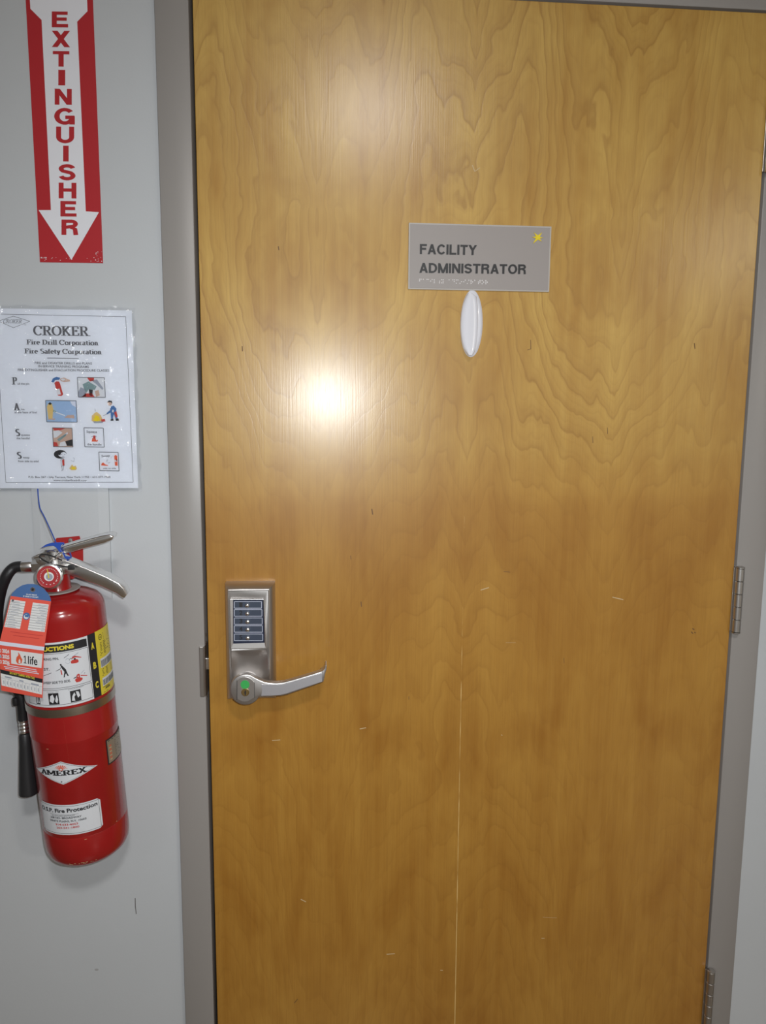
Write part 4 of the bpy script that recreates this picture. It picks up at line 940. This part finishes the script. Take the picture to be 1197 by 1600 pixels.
pr = Print(CY); pr.blob(69.5, .4100, 3.6, .0046, M_ink, .0003, 16); pr.blob(69.5, .4100, 2.8, .0036, M_yellow, .0004, 16); pr.text(sans('UL', .03), (67.6, .4088), (71.4, .4088), .0026, M_ink, (0, 1), .0006)
for k in range(5): pr.strip([(76, .4140 - k * .0022), (92, .4150 - k * .0022)], .0008, M_ink, .0003)
for k in range(9):
    s = .4010 - k * .0024; pr.strip([(66 + rn.uniform(0, 2), s), (78, s + .0005), (90 + rn.uniform(-3, 6), s + .001)], .0010, M_ink, .0003)
for s1, s0 in ((.3765, .3620), (.3455, .3325)):
    for k in range(8): a = 65 + k * 4.6; pr.poly([(a, s0), (a + 4.6, s0), (a + 4.6, s1), (a, s1)], M_white, .0003)
    a = 66
    while a < 98: wd_ = rn.choice((.5, .8, 1.2)); pr.poly([(a, s0 + .001), (a + wd_, s0 + .001), (a + wd_, s1 - .003), (a, s1 - .003)], M_ink, .0005); a += wd_ + rn.choice((.5, .7, 1.0))
for k in range(6): s = .3592 - k * .0020; pr.strip([(66 + rn.uniform(0, 2), s), (78, s), (92, s)], .0008, M_ink, .0003)
pr.text(sans('A456', .03), (68.5, .3262), (80, .3262), .0038, M_ink, (0, 1), .0004); pr.strip([(65, .3222), (75, .3222)], .0008, M_ink, .0003); pr.strip([(65, .3306), (74, .3306)], .0008, M_ink, .0003); pr.build('label_print', yel)
# maker's diamond
def diamond(k, mt, lift, name=None, par=ext):
    pr = Print(CY); n = 24; tc, hw, sc, hh = -3.6, 46.2 * k, .2135, .0190 * k
    f = lambda u: (1 - abs(u)) ** 1.12
    for i in range(n):
        u0, u1 = -1 + 2 * i / n, -1 + 2 * (i + 1) / n
        pts = [(tc + hw * u0, sc - hh * f(u0)), (tc + hw * u1, sc - hh * f(u1)), (tc + hw * u1, sc + hh * f(u1)), (tc + hw * u0, sc + hh * f(u0))]
        if i == 0: pts.pop(0)
        if i == n - 1: pts.pop(1)
        pr.poly(pts, mt, lift)
    return pr
dia = diamond(1, M_white, 0).build('maker_decal', ext); tag(dia, 'white diamond maker decal with black lettering')
pr = diamond(.93, M_ink, .0002); q = diamond(.905, M_white, .0004); q.build('decal_field', dia); pr.build('decal_outline', dia)
pr = Print(CY); pr.text(serif('AMEREX', .24, .10, .13, .10), (-36.5, .2098), (28.5, .2098), .0082, M_ink, (0, 1), .0007)
pr.build('maker_lettering', dia)
pr = Print(CY)
for k in range(9):
    a = math.radians(20 + k * 17.5); c_ = math.cos(a); s_ = math.sin(a); pr.strip([(-4 + 3.6 * c_, .2195 + .0022 * s_), (-4 + 8.8 * c_, .2195 + .0078 * s_)], .0011 if False else .9, M_orange, .0007) if False else pr.poly([(-4 + 3.0 * c_ - .5, .2190 + .002 * s_), (-4 + 3.0 * c_ + .5, .2190 + .002 * s_), (-4 + 9.0 * c_ + .9, .2190 + .0075 * s_), (-4 + 9.0 * c_ - .9, .2190 + .0075 * s_)], M_orange, .0007)
pr.blob(-4, .2200, 2.6, .0026, M_orange, .0009, 12); pr.blob(-4, .2200, 1.5, .0015, M_white, .0010, 10); pr.blob(-5.2, .1995, 1.0, .0010, M_ink, .0007, 10); pr.build('flame_emblem', dia)
# dealer label
dl = sheet('dealer_label', -49, 40.4, .1095, .1602, M_white, 0, .004); tag(dl, 'white dealer label with address lines')
pr = Print(CY); cbox(pr, -46.5, 38, .1120, .1578, M_ink, .0002, .0005)
pr.text(sans('O.S.P. Fire Protection', .03), (-46, .1462), (36, .1494), .0062, M_ink, (0, 1), .0004); arcstrip(pr, -29, 9, .1438, .0, M_ink, .0003)
for k in range(8): a = -29 + 40 * k / 8; pr.poly([(a, .1436), (a + 5, .1436), (a + 5, .1440), (a, .1440)], M_ink, .0003)
for txt, a, b, s, h, mt in (('fire extinguisher sales & service', -26, 6, .1410, .0014, M_ink), ('238 NO. BROADWAY', -29, 14.5, .1366, .0030, M_ink), ('WHITE PLAINS, N.Y. 10603', -31, 20, .1310, .0030, M_ink), ('914-633-4053', -22, 9, .1254, .0030, M_pred), ('203-541-1800', -21, 10, .1200, .0030, M_pred)): pr.text(sans(txt, .02), (a, s), (b, s + .001), h, mt, (0, 1), .0004)
pr.build('label_print', dl)
npl = sheet('rating_plate', 58.4, 106, .2040, .2460, M_ink, 0); tag(npl, 'tan rating plate with black edge'); sheet('plate_field', 60.2, 106, .2062, .2440, M_tan, .0003, 0, npl)
pr = Print(CY)
for k in range(8): pr.poly([(63, .2105 + k * .0032), (67.5, .2105 + k * .0032), (67.5, .2122 + k * .0032), (63, .2122 + k * .0032)], M_orange if k % 2 else M_nick, .0005)
for k in range(9): pr.strip([(76, .2125 + k * .0030), (88 + rn.uniform(-4, 6), .2125 + k * .0030)], .0007, M_ink, .0005)
for k in range(6): pr.poly([(62 + k * 7, .2418), (65.5 + k * 7, .2418), (65.5 + k * 7, .2430), (62 + k * 7, .2430)], M_ink, .0005)
pr.build('label_print', npl)

# ---- wall hook bracket
t = thing('wall_bracket', (-.222, BY, 1.095), 'red steel hanger bracket screwed to the board behind the valve', 'bracket')
bm = BM(); prism(bm, [(84.5, 846), (88.5, 840.6), (124.4, 837.4), (126, 843), (129.8, 846), (130.6, 900), (84, 905)], lambda a, b: at(a, b, BY), lambda a, b: at(a, b, BY - .003), .0006); obj('bracket_plate', bm, M_hookred, t)
bm = BM(); c = E(0, 0, .497); box(bm, c.x - .018, c.x + .018, c.y + .0205, BY - .002, c.z - .004, c.z + .004, .001); obj('hook_arm', bm, M_hookred, t)
bm = BM(); lathe(bm, [(0, -.0030), (.0030, -.0026), (.0042, -.0008), (.0042, 0)], at(110.5, 844.6, BY - .003), Vector((0, 1, 0)), Vector((1, 0, 0)), Vector((0, 0, 1)), 16); obj('screw_head', bm, M_steel, t, smooth=True)

# ---- blue pull-tight seal with its long tail
t = thing('security_seal', E(.006, -.010, .545), 'blue plastic pull-tight seal with long tail on the extinguisher handle', 'seal')
bm = BM(); tl = [at(*q) for q in ((59.0, 764, -.004), (60.0, 778, -.012), (62.5, 794, -.028), (69, 807, -.045), (77, 824, -.066), (85.0, 842, -.088), (88, 850, -.098))]
tube(bm, spline(tl, 4), .0010, 6); obj('tail', bm, M_blue, t, smooth=True)
bm = BM(); prism(bm, [(63.6, 856.4), (72, 850.6), (82, 847.6), (92, 847.4), (101, 847.6), (98, 850.4), (95.4, 852.5), (94.6, 858), (97.4, 863.5), (96.0, 866.5), (92.4, 862), (88.4, 856.4), (84.0, 853.0), (76, 853.2)], lambda a, b: at(a, b, -.104), lambda a, b: at(a, b, -.1065), .0004); tag(obj('flag', bm, M_blue, t), 'pointed blue plastic flag')
bm = BM(); tube(bm, spline([E(.012, -.0115, .549), E(.019, -.0135, .540), E(.022, -.012, .5325), E(.0225, .004, .527), E(.020, .012, .534), E(.013, .0115, .549), E(.008, .002, .553), E(.012, -.0115, .549)], 5), .0011, 6); obj('loop', bm, M_blue, t, smooth=True)
bm = BM(); prism(bm, [(99, 868.4), (108, 869.4), (112.6, 872.6), (103, 873.6)], lambda a, b: at(a, b, -.100), lambda a, b: at(a, b, -.1022)); obj('lock_head', bm, M_blue, t)

# ---- inspection tag
TY = (-.1500, -.1555, -.1495)
UQ = [(16.8, 931.2), (79.8, 939.6), (68.6, 1016.6), (-1.6, 1007.6)]; LQ = [(-1.6, 1007.6), (68.6, 1016.6), (66.6, 1090.8), (2.0, 1079.0)]
def bil(Q, y0, y1):
    def f(u, v, l=0):
        x = (Q[0][0] * (1 - u) + Q[1][0] * u) * (1 - v) + (Q[3][0] * (1 - u) + Q[2][0] * u) * v
        y = (Q[0][1] * (1 - u) + Q[1][1] * u) * (1 - v) + (Q[3][1] * (1 - u) + Q[2][1] * u) * v
        return at(x, y, y0 + (y1 - y0) * v - l)
    return f
TU, TL = bil(UQ, TY[0], TY[1]), bil(LQ, TY[1], TY[2])
t = thing('inspection_tag', at(33, 1085, TY[2]), 'red and blue paper inspection tag hanging in front of the extinguisher', 'tag')
arc_top = [(16.8, 931.2), (19.5, 926.4), (26, 919.6), (34, 914.8), (43, 912.4), (52, 912.4), (60, 914.4), (67.4, 918.8), (74, 925.8), (78.6, 933.4), (79.8, 939.6)]
bm = BM(); prism(bm, arc_top, lambda a, b: at(a, b, TY[0] + .0004), lambda a, b: at(a, b, TY[0])); tag(obj('blue_top', bm, M_tagblue, t), 'rounded blue top of the tag')
def panel(name, F):
    bm = BM(); n = 2; a = [bm.verts.new(F(*q, 0)) for q in ((0, 0), (1, 0), (1, 1), (0, 1))]; b = [bm.verts.new(F(*q, -.0004)) for q in ((0, 0), (1, 0), (1, 1), (0, 1))]
    bm.faces.new(a); bm.faces.new(b[::-1])
    for k in range(4): bm.faces.new((a[k], b[k], b[(k + 1) % 4], a[(k + 1) % 4]))
    bmesh.ops.recalc_face_normals(bm, faces=bm.faces); return obj(name, bm, M_tagred, t)
pu, plw = panel('upper_panel', TU), panel('lower_panel', TL)
pr = Print(lambda a, b, l: at(a, b, TY[0] - l)); pr.text(sans('DO NOT REMOVE', .03), (41, 929.6), (57.5, 931.0), 1.9, M_tagwhite, (0, -1)); pr.text(sans('BY ORDER OF FIRE DEPT', .03), (36.2, 932.4), (60, 934.6), 1.9, M_tagwhite, (0, -1)); pr.build('top_lettering', t)
bm = BM(); lathe(bm, [(.0018, 0), (.0020, -.0006), (.0032, -.0007), (.0038, 0)], at(51.0, 921.4, TY[0]), Vector((0, 1, 0)), Vector((1, 0, 0)), Vector((0, 0, 1)), 18); obj('eyelet', bm, M_chrome, t, smooth=True)
pr = Print(lambda a, b, l: at(a, b, TY[0] - l)); pr.blob(51, 921.4, 1.9, 2.1, M_ink, .0002); pr.build('eyelet_hole', t)
for u0, u1, fl in ((.02, .385, 0), (.565, .955, 1)):
    pr = Print(TU); pr.poly([(u0, .07), (u1, .07), (u1, .63), (u0, .63)], M_tagwhite, .0002)
    for k in range(1, 11): v = .07 + .56 * k / 11; pr.strip([(u0, v), (u1, v)], .006, M_gink, .0003)
    rn2 = random.Random(5 + fl)
    for k in range(11):
        v = .07 + .56 * (k + .78) / 11; wd_ = rn2.uniform(.1, .22) if k < (11 if not fl else 8) else .03; a0 = u0 + .06 if not fl else u1 - .05 - wd_
        pr.strip([(a0, v - .008), (a0 + wd_, v - .008)], .011, M_pgray, .0003)
        pr.blob((u0 + .03 + .0 * k) if not fl else u1 - .03, v - .01, .008, .008, M_ink, .0003, 6)
    pr.build('table_print', pu)
pr = Print(TU); pr.blob(.475, .36, .085, .075, M_tagblue, .0002, 18); pr.blob(.475, .37, .06, .048, M_tagwhite, .0003, 14); pr.poly([(.43, .34), (.52, .32), (.53, .38), (.44, .38)], M_pblue, .0005); pr.blob(.075, .085, .028, .026, M_gink, .0005)
for a, b, v in ((.18, .93, .71), (.26, .86, .775)): pr.strip([(a, v), (b, v)], .012, M_pred, .0002)
pr.poly([(0, .925), (1, .925), (1, 1), (0, 1)], M_stripe, .0002); pr.build('emblem_print', pu)
pr = Print(TL)
for k, y_ in enumerate(('2024', '2025', '2026')):
    v = .155 + k * .122; pr.text(sans(y_, .05), (.065, v), (.225, v + .004), .075, M_tagwhite, (0, -1), .0002); pr.frame([(-.03 + .03, v - .06), (.035, v - .06), (.035, v), (0, v)], .012, M_tagwhite, .0002)
pr.poly([(.0, .22), (.04, .22), (.05, .28), (.0, .28)], M_pgray, .0004)
pr.poly([(.262, .075), (.975, .075), (.955, .375), (.262, .375)], M_tagwhite, .0002)
pr.text(sans('life', .012), (.645, .325), (.86, .325), .165, M_charcoal, (0, -1), .0004); pr.poly([(.572, .325), (.572, .19), (.548, .205), (.548, .188), (.575, .160), (.592, .160), (.592, .325)], M_charcoal, .0004); pr.poly([(.550, .325), (.550, .310), (.614, .310), (.614, .325)], M_charcoal, .0005)
pr.poly([(.37, .30), (.385, .22), (.43, .17), (.425, .10), (.47, .16), (.495, .22), (.52, .25), (.50, .33), (.45, .36), (.40, .35)], M_orange, .0004); pr.poly([(.43, .34), (.435, .28), (.455, .24), (.475, .29), (.475, .34)], M_tagwhite, .0006)
for a, b, v in ((.17, .84, .42), (.09, .86, .46), (.12, .90, .495)): pr.strip([(a, v), (b, v + .01)], .016, M_skin if False else M_stripe, .0002)
pr.poly([(.0, .535), (.99, .60), (.985, .685), (.005, .62)], M_ink, .0002); pr.text(sans('DO NOT TAMPER WITH TAG', .03), (.22, .60), (.80, .635), .045, M_yellow, (0, -1), .0004)
pr.poly([(.005, .62), (.985, .685), (.98, .93), (.015, .885)], M_tagwhite, .0002)
for k in range(11): a = .06 + k * .082; pr.strip([(a + .01, .77 + k * .004), (a + .012, .84 + k * .004)], .018, M_pgray, .0004); pr.strip([(a + .045, .73 + k * .004), (a + .045, .88 + k * .003)], .006, M_pgray, .0004)
pr.strip([(.1, .68), (.26, .69)], .03, M_pgray, .0004); pr.strip([(.44, .71), (.54, .715)], .03, M_pgray, .0004); pr.strip([(.72, .735), (.9, .745)], .03, M_pgray, .0004); pr.strip([(.02, .715), (.98, .765)], .006, M_pgray, .0004); pr.build('lower_print', plw)
# black tie loop the tag hangs by
lp_ = [at(*q) for q in ((111, 886.5, -.110), (98, 884.8, -.113), (84, 881.8, -.114), (72, 877.4, -.113), (64, 872.4, -.112), (62.0, 869.2, -.111), (65.5, 866.6, -.110), (74, 866.8, -.110), (84, 869.8, -.110), (91, 873.0, -.109), (97, 875.6, -.107))]
bm = BM(); tube(bm, spline(lp_, 6), .0012, 6); q = at(111.5, 886.5, -.110); box(bm, q.x - .0045, q.x + .0045, q.y - .003, q.y + .003, q.z - .0035, q.z + .0035, .0006); tag(obj('tie_loop', bm, M_black, t, smooth=True), 'thin black plastic tie')
